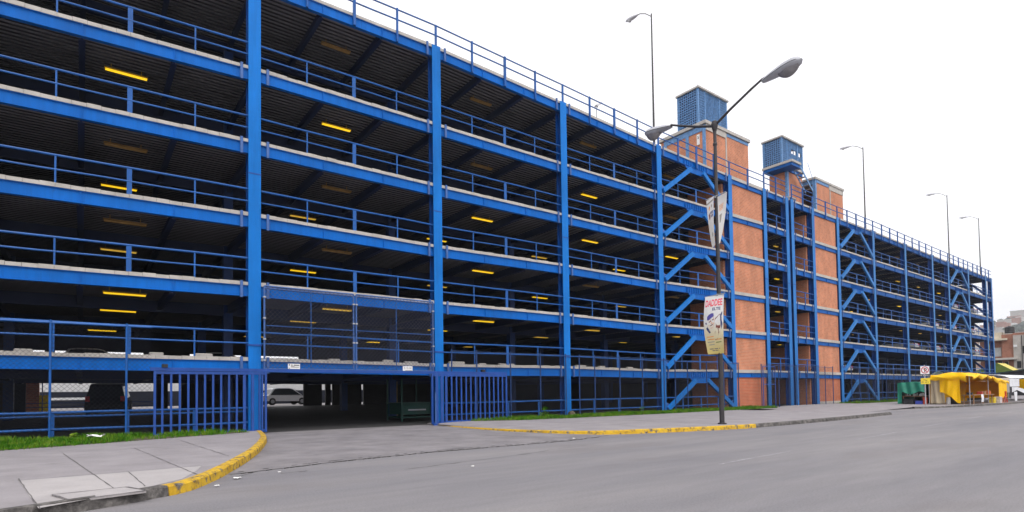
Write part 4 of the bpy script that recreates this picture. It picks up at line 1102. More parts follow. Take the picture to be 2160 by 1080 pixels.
def make_car(name, label, paint, suv=False, group=None):
    t = thing(name, (0, 0, 0), label, 'car', group)
    L, W, H = (4.7, 1.85, 1.8) if suv else (4.3, 1.72, 1.46)
    hb = .95 if suv else .82
    if suv: prof = [(-L / 2, .38), (-L / 2 + .05, .7), (-L / 2 + .1, hb), (L / 2 - 1.0, hb + .02), (L / 2 - .12, hb - .1), (L / 2, .6), (L / 2 - .05, .34)]
    else: prof = [(-L / 2, .36), (-L / 2 - .0, .66), (-L / 2 + .12, hb), (L / 2 - .9, hb - .02), (L / 2 - .15, .66), (L / 2, .5), (L / 2 - .04, .3)]
    top = [(-L / 2 + (.12 if suv else .55), hb), (-L / 2 + (.35 if suv else 1.0), H - .06), (-L / 2 + (.8 if suv else 1.4), H), (L / 2 - (2.0 if suv else 1.9), H), (L / 2 - (1.75 if suv else 1.6), H - .08), (L / 2 - (.95 if suv else .85), hb)]
    m = MB()
    def skin(poly_, w0, w1, m, zlo, zhi):
        n = len(poly_); vs = []
        for sgn in (-1, 1):
            for x, z in poly_:
                k = (z - zlo) / (zhi - zlo); w_ = w0 + (w1 - w0) * k; vs.append((x, sgn * w_ / 2, z))
        fs = [tuple(range(n)), tuple(reversed(range(n, 2 * n)))] + [(i, i + n, (i + 1) % n + n, (i + 1) % n) for i in range(n)]
        m.add(vs, fs)
    skin(prof, W, W * .97, m, .3, hb); skin([(x, z + .001) for x, z in top], W * .95, W * .74, m, hb, H)
    m.build('body', paint, t)
    gl = [(x * .96 + .0, hb + (z - hb) * .86 + .03) for x, z in top]
    m = MB()
    n = len(gl)
    for sgn in (-1, 1):
        vs = [(x * .95, sgn * (W * (.95 - .21 * (z - hb) / (H - hb)) / 2 + .006), z) for x, z in gl]; m.add(vs, [tuple(range(n)) if sgn < 0 else tuple(reversed(range(n)))])
    for i0, i1 in ((0, 1), (4, 5)):
        (xa, za), (xb, zb) = top[i0], top[i1]; o_ = -.01 if i0 == 0 else .01; wa, wb = W * .42, W * .35
        za2, zb2 = za + (zb - za) * .12, za + (zb - za) * .9; xa2, xb2 = xa + (xb - xa) * .12 + o_, xa + (xb - xa) * .9 + o_
        m.add([(xa2, -wa, za2), (xa2, wa, za2), (xb2, wb, zb2), (xb2, -wb, zb2)], [(0, 1, 2, 3)])
    m.build('window', 'car_glass', t)
    r = .36 if suv else .31
    for x in (-L / 2 + .85, L / 2 - .9):
        for sgn in (-1, 1):
            m = MB(); y = sgn * (W / 2 - .1); m.lathe([(r * .6, -.11), (r, -.09), (r, .09), (r * .6, .11)], (x, y, r), 16, Vector((0, 1, 0))); wh = m.build('wheel', 'tyre', t, smooth=True)
            m = MB(); m.lathe([(r * .55, -.02), (r * .5, .02), (.04, .03)], (x, y + sgn * .11, r), 12, Vector((0, sgn, 0))); m.build('rim', 'galvanised', wh)
    for sgn in (-1, 1):
        m = MB(); m.box(-L / 2 - .015, -L / 2 + .1, sgn * W * .42 - .1, sgn * W * .42 + .1, hb - (.1 if suv else .3), hb - .02 + (.2 if suv else 0)); m.build('tail_light', 'red_lens', t)
        m = MB(); m.box(L / 2 - .12, L / 2 + .012, sgn * W * .38 - .14, sgn * W * .38 + .14, .52, .66); m.build('headlight', 'pale_lens', t)
    return t
suv = make_car('parked_suv', 'black boxy SUV parked at the rear of the ground floor seen from behind', 'car_dark', True)
suv.location = (1.25, 40.2, .56); suv.rotation_euler = (0, R(-2), R(83)); 
hat = make_car('parked_car', 'white car outside the rear opening of the entrance bay', 'car_white')
hat.location = (13.9, 51.5, .744); hat.rotation_euler = (0, 0, R(8))
GRP = 'cars parked on the decks at the far end'
for (x, y, l, rz, p, lab) in ((86.3, 26.6, 3, 95, 0, 'white parked car on the third deck above the yellow stall'), (92.0, 26.5, 2, 88, 0, 'white parked car on the second deck behind the last braces'), (92.4, 26.4, 3, 96, 0, 'white parked car on the third deck behind the last braces'),
                             (100.3, 26.3, 3, 92, 0, 'white parked car on the third deck near the far corner'), (100.8, 26.2, 4, 90, 1, 'silver parked car on the fourth deck near the far corner'), (93.2, 26.4, 4, 90, 1, 'silver parked car on the fourth deck behind the last braces'),
                             (101.2, 26.3, 2, 90, 1, 'silver parked car on the second deck near the far corner'), (78.9, 26.5, 2, 92, 1, 'silver parked car on the second deck above the road sign'), (62.0, 27.0, 1, 93, 0, 'white parked car on the first deck in the braced bay right of the brick'), (86.5, 26.6, 2, 90, 1, 'silver parked car on the second deck above the yellow stall')):
    if p == 0: o = copy_tree(hat)
    else:
        if 'silver' not in MATS.get('_', {}) if isinstance(MATS.get('_'), dict) else True: pass
        if not globals().get('silver_car'):
            silver_car = make_car('parked_car', lab, 'car_silver'); o = silver_car
        else: o = copy_tree(silver_car)
    o['label'] = lab; o['group'] = GRP
    o.location = (x, y + .9, Z(l, x) - .01); o.rotation_euler = (0, 0, R(rz))
# light cars on the first deck near the rear gap
for x, lab, rz in ((.4, 'low silhouetted car on the first deck at the rear, left bay', 4), (7.6, 'low silhouetted car on the first deck at the rear, entrance bay left half', -3)):
    o = copy_tree(hat); o['label'] = lab; o['group'] = 'cars parked at the rear of the first deck'; o.location = (x, 43.2, Z(1, x) - .01); o.rotation_euler = (0, 0, R(rz))
# wall behind the garage
t = thing('boundary_wall', (5, 60, .74), 'white boundary wall with dark blue lower band behind the garage', 'wall')
boxobj('wall', 'white_plastic', t, -16, 26, 60, 60.25, 2.1, 4.6)
boxobj('lower_band', 'navy_paint', t, -16, 26, 59.96, 60.25, .74, 2.095)
boxobj('white_line', 'white_plastic', t, -2.6, 2.6, 59.93, 59.955, 1.42, 1.62)
m = MB(); m.prism([(-2.4, 3.0), (-.9, 3.25), (-.2, 3.6), (-1.5, 3.45)], 59.985, 59.998); m.prism([(1.6, 2.6), (2.6, 2.7), (3.6, 3.5), (2.3, 3.3)], 59.985, 59.998); m.build('painted_mark', 'blue_tarp', t)
t = thing('brick_pier', (-3.4, 46.6, .7), 'dark brick pier with yellow painted foot behind the left bay', 'pier')
boxobj('shaft', 'house_brick', t, -3.1, -2.2, 46.4, 47.0, .7, 3.3)
boxobj('painted_foot', 'sign_yellow', t, -2.19, -1.75, 46.45, 46.9, .72, 1.75)
m = MB(); m.tube([(2.0, 47.0, .74), (2.0, 47.0, 1.45)], .07, 8); tag(m.build('bollard', 'white_plastic', smooth=True), 'white bollard standing behind the garage left bay', 'bollard')
t = thing('rear_railing', (0.5, 45.6, .72), 'dark low railing along the rear opening of the ground floor', 'railing')
m = MB(); m.tube([(-3, 45.5, 1.0), (5, 45.5, 1.0)], .03, 6); m.tube([(-3, 45.5, 1.25), (5, 45.5, 1.25)], .03, 6); m.build('rail', 'inner_blue', t)
for x in (-2, 1.0, 2.3, 4.2):
    m = MB(); m.tube([(x, 45.5, .7), (x, 45.5, 2.8)], .03, 6); m.build('post', 'inner_blue', t)

# ------------------------------------------------------------------ road sign
SX, SY = 48.5, 15.09
t = thing('road_sign', (SX, SY, .12), 'no-turn road sign over a yellow plate on a grey post', 'road sign')
m = MB(); m.tube([(SX, SY, .12), (SX, SY, 3.1)], .045, 8); m.build('post', 'galvanised', t, smooth=True)
d = Vector((-.78, -.62, 0)).normalized(); e = Vector((d.y, -d.x, 0)) * -1     # d faces the camera side, e runs to the right
e = Vector((.62, -.78, 0))
def plate(cx, z, hw, hh, mat, off, th=.012, name='plate', n=None, parent=t):
    m = MB(); c = Vector((SX, SY, z)) + d * off + e * cx
    if n is None: hw *= .78; hh *= .78; pts = [(-hw, -hh), (hw, -hh), (hw, hh), (-hw, hh)]
    else: pts = [(hw * math.cos(2 * math.pi * i / n), hh * math.sin(2 * math.pi * i / n)) for i in range(n)]
    k = len(pts); vs = [c + e * a + Vector((0, 0, b_)) for a, b_ in pts]; vs += [v - d * th for v in vs]
    m.add(vs, [tuple(range(k)), tuple(reversed(range(k, 2 * k)))] + [(i, i + k, (i + 1) % k + k, (i + 1) % k) for i in range(k)])
    return m.build(name, mat, parent)
def poly_sign(pts, z, mat, off, name):
    m = MB(); c = Vector((SX, SY, z)) + d * off; k = len(pts); vs = [c + e * a * .78 + Vector((0, 0, b_ * .78)) for a, b_ in pts]; vs += [v - d * .004 for v in vs]
    m.add(vs, [tuple(range(k)), tuple(reversed(range(k, 2 * k)))] + [(i, i + k, (i + 1) % k + k, (i + 1) % k) for i in range(k)]); m.build(name, mat, t)
plate(0, 2.72, .36, .36, 'sign_white', .062)
m = MB(); c0 = Vector((SX, SY, 2.73)) + d * .068; k = 28; vs = []
for i in range(k):
    a = 2 * math.pi * i / k
    for r_ in (.195, .25): vs.append(c0 + e * (r_ * math.cos(a)) + Vector((0, 0, r_ * math.sin(a))))
m.add(vs, [(2 * i, 2 * i + 1, (2 * i + 3) % (2 * k), (2 * i + 2) % (2 * k)) for i in range(k)]); m.build('red_ring', 'sign_red', t)
poly_sign([(-.05, -.2), (.02, -.2), (.02, .08), (.07, .08), (-.015, .2), (-.1, .08), (-.05, .08)], 2.73, 'sign_black', .07, 'arrow')
poly_sign([(.02, .1), (.08, .17), (.15, .12), (.15, .0), (.08, -.05), (.16, -.16), (.11, -.17), (.02, -.04), (.09, .02), (.09, .09)], 2.73, 'sign_black', .07, 'arrow')
poly_sign([(-.2, .14), (-.16, .18), (.2, -.14), (.16, -.18)], 2.73, 'sign_red', .073, 'slash')
plate(.02, 1.93, .38, .27, 'sign_yellow', .062)
poly_sign([(-.17, .14), (.02, .13), (.18, .03), (.12, .02), (-.02, .09), (-.15, .1)], 1.93, 'sign_black', .066, 'arrow')
for z_, k in ((1.86, 9), (1.80, 9)):
    for i in range(k):
        if i % 4 == 3: continue
        poly_sign([(-.30 + i * .067, 0), (-.25 + i * .067, 0), (-.25 + i * .067, .045), (-.30 + i * .067, .045)], z_, 'mustard_paint', .066, 'lettering')

# ------------------------------------------------------------------ market stalls
def wob(x, y, a, f, s=0): return a * (math.sin(x * f + s) + math.sin(y * f * 1.3 + s * 2) * .7)
# green stall
t = thing('market_stall', (56, 17.6, .13), 'low stall under a green tarpaulin next to the road sign', 'market stall', 'market stalls on the far pavement')
def g_roof(u, v):
    y = 16.75 + 1.95 * v; x = 53.9 + 3.6 * u; return (x, y, 1.86 + .08 * math.sin(v * 3.1) + wob(x, y, .02, 5) - .1 * u)
m = MB(); m.sheet(g_roof, 16, 14, .006); m.build('tarpaulin', 'green_tarp', t, smooth=True)
def g_side(u, v):
    y = 16.75 + 1.95 * u; low = .95 + .35 * math.sin(u * 3.0 + .3) * (1 if u < .75 else .4) - (.85 if u > .86 else 0) * 1.0
    z1 = g_roof(0, u)[2]; z = z1 - v * (z1 - (1.05 + .12 * math.sin(u * 9) if u < .84 else .18))
    return (53.9 - .05 - .06 * v + .05 * math.sin(u * 20 + v * 2), y, z)
m = MB(); m.sheet(g_side, 40, 8, .005); m.build('flap', 'green_tarp', t, smooth=True)
def g_back(u, v): return (53.95 + 3.5 * u, 18.72 + .03 * math.sin(u * 15), .16 + 1.7 * v)
m = MB(); m.sheet(g_back, 14, 4, .005); m.build('rear_flap', 'green_tarp', t, smooth=True)
m = MB(); m.sheet(lambda u, v: (57.4 + .03 * math.sin(u * 12), 16.8 + 1.9 * u, .16 + 1.6 * v), 10, 4, .005); m.build('end_flap', 'dark_cloth', t, smooth=True)
for x, y in ((54.0, 16.8), (54.0, 18.6), (57.3, 16.8), (57.3, 18.6)):
    m = MB(); m.tube([(x, y, .13), (x, y, 1.85)], .025, 6); m.build('pole', 'galvanised', t)
m = MB(); m.box(54.2, 56.8, 17.0, 18.5, .75, .8); 
for x in (54.3, 56.7):
    for y in (17.05, 18.45): m.box(x - .03, x + .03, y - .03, y + .03, .13, .75)
tb = m.build('stall_table', 'wood'); tag(tb, 'dark wooden trestle table under the green tarpaulin', 'table')
rnd = random.Random(21)
for i in range(26):
    x, y = rnd.uniform(54.2, 55.2), rnd.uniform(17.05, 18.4); h = rnd.uniform(.08, .26); r_ = rnd.uniform(.04, .08)
    m = MB(); m.lathe([(r_, 0), (r_, h * .7), (r_ * .4, h * .85), (r_ * .4, h)], (x, y, .802), 8)
    tag(m.build('glass_jar', random.choice(['white_plastic', 'dark_cloth', 'window_pale', 'car_silver', 'print_grey']), smooth=True), 'small jar or bottle on the table under the green tarpaulin', 'jar', 'jars on the green stall table')
for x, y, sx, sy, h, mt, lab in ((54.05, 17.25, .3, .5, .28, 'blue_plastic', 'blue crate on the ground before the green stall'), (54.1, 16.85, .3, .25, .55, 'red_plastic', 'red bucket-like crate beside the green stall corner'), (54.1, 18.0, .35, .8, .42, 'dark_cloth', 'black covered box on the ground under the green stall')):
    m = MB(); m.bbox(x - sx / 2, x + sx / 2, y - sy / 2, y + sy / 2, .13, .13 + h, .03); m.box(x - sx / 2 - .02, x + sx / 2 + .02, y - sy / 2 - .02, y + sy / 2 + .02, .13 + h * .86, .13 + h * .94); tag(m.build('crate', mt), lab, 'crate')
# blue tarp peak behind
m = MB(); m.sheet(lambda u, v: (58.2 + 2.2 * u, 18.95 - 1.55 * v, 1.8 + 1.05 * v - .25 * abs(u - .5) + .03 * math.sin(v * 9)), 8, 10, .006)
t = thing('tarp_shelter', (59, 17.8, .13), 'pale blue tarpaulin shelter rising behind the green stall', 'shelter')
m.build('tarpaulin', 'blue_tarp', t, smooth=True)
for x, y, h in ((58.25, 18.9, 1.7), (60.35, 18.9, 1.7), (58.25, 17.45, 2.7), (60.35, 17.45, 2.7)):
    m = MB(); m.tube([(x, y, .13), (x, y, h)], .03, 6); m.build('pole', 'galvanised', t)
# cream screen
t = thing('canvas_screen', (54, 16, .13), 'cream canvas screen hanging between the green and yellow stalls', 'screen')
m = MB(); m.sheet(lambda u, v: (53.95 + .10 * math.sin(u * 11 + v), 16.42 - .85 * u - .12 * (1 - v) * u, .2 + (2.2 - .05 * u) * v), 20, 8, .006); m.build('canvas', 'cream_tarp', t, smooth=True)
m = MB(); m.tube([(54.0, 16.45, .13), (54.0, 16.42, 2.5)], .03, 6); m.tube([(54.0, 16.46, 2.42), (54.0, 15.5, 2.36)], .025, 6); m.build('frame', 'wood', t)
# yellow stall
t = thing('market_stall', (58.5, 15, .13), 'large stall under yellow tarpaulins with a table in front', 'market stall', 'market stalls on the far pavement')
def y_roof(u, v):
    x = 53.8 + 9.8 * u; y = 13.75 + 2.9 * v
    z = interp(u, [(0, 2.38), (.15, 2.62), (.4, 2.52), (.7, 2.3), (1, 2.02)]) - .22 * (2 * v - 1) ** 2 * (1 if v > .5 else .7) + wob(x, y, .03, 3.2) + wob(x, y, .014, 9.0, 2)
    return (x, y, z)
m = MB(); m.sheet(lambda u, v: y_roof(u * .47, v), 18, 16, .008); m.build('tarpaulin', 'yellow_tarp', t, smooth=True)
m = MB(); m.sheet(lambda u, v: tuple(a + b_ for a, b_ in zip(y_roof(.44 + u * .56, v), (0, 0, .035 * math.cos(u * 9) - .05))), 22, 16, .008); m.build('tarpaulin', 'yellow_tarp', t, smooth=True)
def y_front(u, v):        # sagging front valance along the street
    x, y, z = y_roof(u, 0); return (x, y - .03 - .1 * math.sin(v * 3.1) - .03 * math.sin(u * 60) * v, z - (.20 + .16 * math.sin(u * 7) ** 2 + .05 * math.sin(u * 31)) * v)
for ua, ub in ((.0, .36), (.39, .50), (.525, .78), (.785, 1.0)):
    m = MB(); m.sheet(lambda u, v: y_front(ua + (ub - ua) * u, v), 14, 5, .006); m.build('valance', 'yellow_tarp', t, smooth=True)
def y_hood(u, v):         # bundled roll hanging over the left end
    y = 14.0 + 2.3 * u; z = interp(u, [(0, 2.5), (.35, 2.62), (.7, 2.48), (1, 2.4)])
    return (53.78 - .28 * math.sin(v * 2.6) - .05 * math.sin(u * 9 + v * 4), y, z - (.62 - .25 * u) * v + .04 * math.sin(u * 14 + v * 5))
m = MB(); m.sheet(y_hood, 24, 10, .008); m.build('rolled_hood', 'yellow_tarp', t, smooth=True)
def y_side(u, v):         # curtain on the left end, lower edge cut on the slant
    y = 14.45 + 1.3 * u; top = 2.2; low = interp(u, [(0, .22), (.16, .25), (.42, .72), (.7, .98), (1, 1.1)])
    return (53.72 + .05 * math.sin(u * 8 + v) + .025 * math.sin(u * 21 - v * 3), y, top + (low - top) * v)
m = MB(); m.sheet(y_side, 24, 12, .006); m.build('side_curtain', 'yellow_tarp', t, smooth=True)
m = MB(); m.sheet(lambda u, v: (54.2 + 9.2 * u, 16.6 + .05 * math.sin(u * 30), .2 + (2.0 - .2 * u) * v), 24, 6, .006); m.build('rear_curtain', 'yellow_tarp', t, smooth=True)
m = MB(); m.sheet(lambda u, v: (63.3 - .9 * (1 - v) + .03 * math.sin(u * 20), 13.9 + 2.6 * u, .5 + 1.45 * v), 10, 6, .006); m.build('end_curtain', 'yellow_tarp', t, smooth=True)
m = MB(); m.sheet(lambda u, v: (60.8 + 2.5 * u, 13.72 + .03 * math.sin(u * 20), .55 + .7 * (1 - u) * 0 + 1.45 * v), 10, 6, .006); m.build('front_curtain', 'yellow_tarp', t, smooth=True)
for x, y, h in ((53.9, 13.9, 2.3), (58.6, 13.9, 2.3), (63.2, 13.9, 1.9), (53.9, 16.5, 2.3), (63.2, 16.5, 1.9)):
    m = MB(); m.tube([(x, y, .13), (x, y, h)], .03, 6); m.build('pole', 'galvanised', t)
t = thing('trestle_table', (56, 14.2, .13), 'long wooden table with cloth at the front of the yellow stall', 'table')
m = MB(); m.box(54.4, 59.6, 13.75, 14.55, .82, .87); m.build('top', 'wood', t)
for x in (54.6, 56.9, 59.3):
    for y in (13.85, 14.45): boxobj('leg', 'wood', t, x - .03, x + .03, y - .03, y + .03, .13, .82)
m = MB(); m.sheet(lambda u, v: (55.9 + .6 * u, 13.72 - .03 * math.sin(v * 3), .88 - .6 * v), 5, 6, .006); tag(m.build('hanging_cloth', 'white_tarp'), 'white cloth hanging off the front of the yellow stall table', 'cloth')
for i, (x, y, s_, h, mt, lab) in enumerate(((57.2, 14.1, .25, .22, 'red_plastic', 'small red tub on the yellow stall table'), (58.4, 14.2, .5, .24, 'wood', 'wooden box at the right end of the yellow stall table'), (59.2, 14.1, .35, .26, 'orange_plastic', 'orange tub at the far end of the yellow stall table'), (55.0, 14.2, .3, .18, 'dark_cloth', 'dark bag on the left end of the yellow stall table'))):
    m = MB(); m.bbox(x - s_ / 2, x + s_ / 2, y - .18, y + .18, .872, .872 + h, .03); m.box(x - s_ / 2 - .015, x + s_ / 2 + .015, y - .195, y + .195, .872 + h * .8, .872 + h * .9); tag(m.build('tub', mt), lab, 'tub')
for i, (x, y, sx, h, mt, lab) in enumerate(((60.6, 13.75, .55, .5, 'cloth_pattern', 'patterned drink crate standing at the kerb beside the table'), (61.3, 13.8, .6, .62, 'orange_plastic', 'orange plastic stool right of the patterned crate'), (60.0, 14.0, .5, .45, 'sign_yellow', 'yellow crate behind the patterned crate'), (62.3, 13.8, .5, .75, 'red_plastic', 'red plastic chair at the right end of the yellow stall'), (54.6, 15.0, .6, .9, 'tank_black', 'blue black drum behind the yellow side curtain'), (54.4, 15.4, .3, .55, 'white_plastic', 'white bucket under the slanted yellow curtain'))):
    m = MB()
    if i in (1, 3):
        for a in (-1, 1):
            for c in (-1, 1): m.bar((x + a * sx * .5, y + c * .22, .13), (x + a * sx * .4, y + c * .17, .13 + h * .6), .05, .05)
        m.bbox(x - sx * .45, x + sx * .45, y - .2, y + .2, .13 + h * .6, .13 + h * .68, .02)
        if i == 3: m.bbox(x + sx * .35, x + sx * .45, y - .2, y + .2, .13 + h * .68, .13 + h * 1.25, .02)
        tag(m.build('plastic_stool' if i == 1 else 'plastic_chair', mt), lab, 'stool' if i == 1 else 'chair')
    elif i in (4, 5):
        m.lathe([(sx * .45, 0), (sx * .5, .04), (sx * .5, h * .33), (sx * .48, h * .36), (sx * .5, h * .4), (sx * .5, h * .66), (sx * .48, h * .7), (sx * .5, h * .74), (sx * .46, h)], (x, y, .13), 14); tag(m.build('drum' if i == 4 else 'bucket', mt, smooth=True), lab, 'drum' if i == 4 else 'bucket')
    else:
        m.bbox(x - sx / 2, x + sx / 2, y - .2, y + .2, .13, .13 + h, .02)
        for z in (.3, .62, .9): m.box(x - sx / 2 - .015, x + sx / 2 + .015, y - .215, y + .215, .13 + h * z - .02, .13 + h * z + .02)
        tag(m.build('crate', mt), lab, 'crate')
# white stall further on
t = thing('market_stall', (68, 14.6, .13), 'white tarpaulin stall with torn side openings beyond the yellow one', 'market stall', 'market stalls on the far pavement')
def w_roof(u, v):
    x = 63.9 + 7.5 * u; y = 13.7 + 3.6 * v
    return (x, y, 2.2 + .36 * math.sin(v * 3.14) ** .7 + wob(x, y, .02, 2.5))
m = MB(); m.sheet(w_roof, 16, 12, .008); m.build('roof_sheet', 'white_tarp', t, smooth=True)
m = MB(); m.sheet(lambda u, v: (63.9 + .04 * math.sin(u * 9), 13.7 + 3.6 * u, .95 + 1.25 * v), 12, 5, .006); m.build('side_sheet', 'white_tarp', t, smooth=True)
m = MB(); m.sheet(lambda u, v: (63.9 + 3.2 * u, 13.68 + .03 * math.sin(u * 15), 1.45 + .7 * v), 10, 4, .006); m.build('front_sheet', 'white_tarp', t, smooth=True)
m = MB(); m.sheet(lambda u, v: (69.2 + 1.5 * u + .2 * (1 - v), 13.62 + .05 * math.sin(u * 12), .35 + 1.85 * v), 8, 6, .006); m.build('front_flap', 'white_tarp', t, smooth=True)
m = MB(); m.prism([(64.4, .95), (66.0, 1.15), (69.0, .75), (69.0, 1.15), (66.2, 1.4), (64.4, 1.42)], 13.64, 13.66); m.prism([(65.2, .2), (65.9, .2), (66.0, 1.0), (65.0, 1.0)], 13.64, 13.66); m.build('torn_strip', 'white_tarp', t)
m = MB(); m.sheet(lambda u, v: (64.1 + 7.2 * u, 17.2, .2 + 2 * v), 10, 3, .006); m.build('rear_sheet', 'dark_cloth', t)
for x, y in ((64.0, 13.8), (71.2, 13.8), (64.0, 17.1), (71.2, 17.1)):
    m = MB(); m.tube([(x, y, .13), (x, y, 2.15)], .03, 6); m.build('pole', 'galvanised', t)
t = thing('market_stall', (75, 14.6, .13), 'farthest stall with a white roof and yellow curtain at the right picture edge', 'market stall', 'market stalls on the far pavement')
m = MB(); m.sheet(lambda u, v: (71.9 + 8 * u, 13.7 + 3.4 * v, 2.15 + .45 * math.sin(v * 3.14) - .05 * u), 10, 10, .008); m.build('roof_sheet', 'white_tarp', t, smooth=True)
m = MB(); m.sheet(lambda u, v: (71.9, 13.7 + 1.2 * u, 1.2 + .95 * v), 6, 4, .006); m.build('side_curtain', 'yellow_tarp', t, smooth=True)
m = MB(); m.sheet(lambda u, v: (71.95 + 7 * u, 13.66, 1.3 + .85 * v), 8, 4, .006); m.build('front_curtain', 'yellow_tarp', t, smooth=True)
m = MB(); m.sheet(lambda u, v: (72 + 7.6 * u, 17, .2 + 2 * v), 6, 3, .006); m.build('rear_sheet', 'dark_cloth', t)
for x, y in ((72, 13.8), (79.7, 13.8), (72, 17), (79.7, 17)):
    m = MB(); m.tube([(x, y, .13), (x, y, 2.15)], .03, 6); m.build('pole', 'galvanised', t)
# dark awning and yellow-green tent behind
t = thing('dark_awning', (120, 24, 0), 'dark green sloping awning roof behind the white stalls', 'awning')
m = MB(); m.add([(110, 27.5, 3.2), (110, 15, 5.0), (122, 15, 5.6), (122, 27.5, 3.6), (110, 27.5, 3.05), (110, 15, 4.85), (122, 15, 5.45), (122, 27.5, 3.45)], [(0, 1, 2, 3), (7, 6, 5, 4), (0, 4, 5, 1), (1, 5, 6, 2), (2, 6, 7, 3), (3, 7, 4, 0)]); m.build('roof_sheet', 'awning_green', t)
for x, y, h in ((110.2, 27.2, 3.1), (110.2, 21, 4.0), (110.2, 15.3, 4.8), (121.8, 27.2, 3.5), (121.8, 15.3, 5.4)):
    m = MB(); m.tube([(x, y, 0), (x, y, h)], .06, 6); m.build('post', 'dark_pole', t)
m = MB(); m.sheet(lambda u, v: (110.5, 15.2 + 12 * u, .1 + (4.6 - 1.6 * u) * v), 8, 3, .01); m.build('hanging_sheet', 'dark_cloth', t)
t = thing('party_tent', (128, 29, 0), 'yellow and olive green peaked tent before the brick house', 'tent')
m = MB(); m.add([(126, 31.5, 4.3), (126, 28.5, 5.55), (126, 26.2, 4.0), (131, 26.2, 4.0), (131, 28.5, 5.55), (131, 31.5, 4.3)], [(1, 4, 3, 2)]); m.build('roof_front', 'tent_yellow', t)
m = MB(); m.add([(126, 31.5, 4.3), (126, 28.5, 5.55), (131, 28.5, 5.55), (131, 31.5, 4.3), (126, 26.4, 4.1), (126, 31.4, 3.4), (126, 26.4, 3.2)], [(0, 3, 2, 1), (1, 4, 0), (0, 4, 6, 5)]); m.build('roof_side', 'tent_green', t)
for x, y in ((126, 31.3), (126, 26.4), (131, 31.3), (131, 26.4)):
    m = MB(); m.tube([(x, y, 0), (x, y, 4.05)], .05, 6); m.build('post', 'galvanised', t)

# ------------------------------------------------------------------ brick house beyond
t = thing('brick_house', (146, 25, 0), 'unfinished brick house with flat slabs at the right picture edge', 'house')
boxobj('wall', 'house_brick', t, 140.4, 152, 29.3, 31.0, 0, 11.4)
boxobj('recessed_wall', 'house_brick', t, 141.6, 152, 31.0, 34.6, 0, 10.3)
boxobj('side_wall', 'house_brick', t, 140.2, 152, 22.0, 29.3, 0, 11.55)
boxobj('render_panel', 'house_wall', t, 140.1, 140.198, 22.0, 29.25, .0, 11.1)
m = MB(); m.box(139.6, 152, 31.02, 35.0, 10.3, 10.62); m.box(139.6, 140.38, 30.1, 31.02, 10.3, 10.62); m.build('roof', 'house_cream', t)
boxobj('parapet', 'house_cream', t, 141.0, 152, 31.02, 34.8, 10.62, 11.9)
m = MB(); m.box(139.2, 152, 31.02, 34.8, 6.55, 6.9); m.box(139.2, 140.38, 28.7, 31.02, 6.55, 6.9); m.build('balcony_slab', 'house_slab', t)
for (ya, yb, za, zb, mt) in ((31.4, 32.5, 7.3, 9.0, 'window_pale'), (32.7, 33.4, 8.4, 9.9, 'tent_yellow'), (31.3, 31.9, 4.9, 6.3, 'window_dark')):
    f_ = boxobj('window', mt, t, 141.54, 141.595, ya, yb, za, zb); boxobj('frame', 'house_slab', f_, 141.50, 141.538, ya - .06, ya, za - .06, zb + .06)
f_ = boxobj('window', 'window_dark', t, 140.34, 140.395, 30.1, 30.6, 4.7, 6.2); boxobj('frame', 'house_slab', f_, 140.30, 140.338, 30.04, 30.1, 4.64, 6.26)
for (ya, yb, za, zb) in ((27.3, 27.9, 7.6, 9.0), (28.2, 28.8, 4.9, 6.2)): boxobj('window', 'window_dark', t, 140.05, 140.098, ya, yb, za, zb)
m = MB(); m.tube([(140.0, 28.0, 0), (140.0, 28.0, 11)], .06, 6); m.tube([(140.0, 27.6, 0), (140.0, 27.6, 11)], .04, 6); m.build('drain_pipe', 'dark_concrete', t)
m = MB(); m.box(139.95, 140.09, 28.7, 29.2, 8.9, 9.3); m.build('wall_box', 'sign_white', t)
t = thing('water_tank', (143, 30.4, 11.55), 'black cylindrical water tank on top of the brick house', 'water tank')
m = MB(); m.lathe([(.70, 0), (.74, .06), (.74, .4), (.72, .43), (.74, .46), (.74, .85), (.72, .88), (.74, .91), (.73, 1.2), (.5, 1.33), (.2, 1.37)], (141.3, 29.95, 11.4 + .16), 24); m.build('barrel', 'tank_black', t, smooth=True)
m = MB(); m.lathe([(.2, 0), (.22, .02), (.22, .08), (.06, .1)], (141.3, 29.95, 12.92), 14); m.build('lid', 'tank_black', t, smooth=True)
m = MB(); m.box(140.5, 142.1, 29.35, 30.7, 11.4, 11.56); m.build('stand', 'house_slab', t)
# pale low buildings before the hill
for (x, y, wx, wy, h, mt, lab) in ((200, 60, 14, 10, 10, 'house_slab', 'pale flat-roofed block behind the brick house'), (230, 44, 14, 12, 14, 'house_wall', 'grey flat-roofed block behind the water tank'), (215, 30, 12, 9, 12, 'house_brick', 'reddish block beyond the brick house on the right')):
    t = thing('low_building', (x, y, 0), lab, 'building')
    boxobj('wall', mt, t, x - wx / 2, x + wx / 2, y - wy / 2, y + wy / 2, -.02, h); boxobj('roof', 'house_slab', t, x - wx / 2 - .3, x + wx / 2 + .3, y - wy / 2 - .3, y + wy / 2 + .3, h, h + .3)
    for k in range(4):
        for q in range(3): boxobj('window', 'window_dark', t, x - wx / 2 - .04, x - wx / 2 - .005, y - wy / 2 + 1 + k * (wy - 2) / 4, y - wy / 2 + 2.1 + k * (wy - 2) / 4, 2 + q * 3.2, 3.4 + q * 3.2)
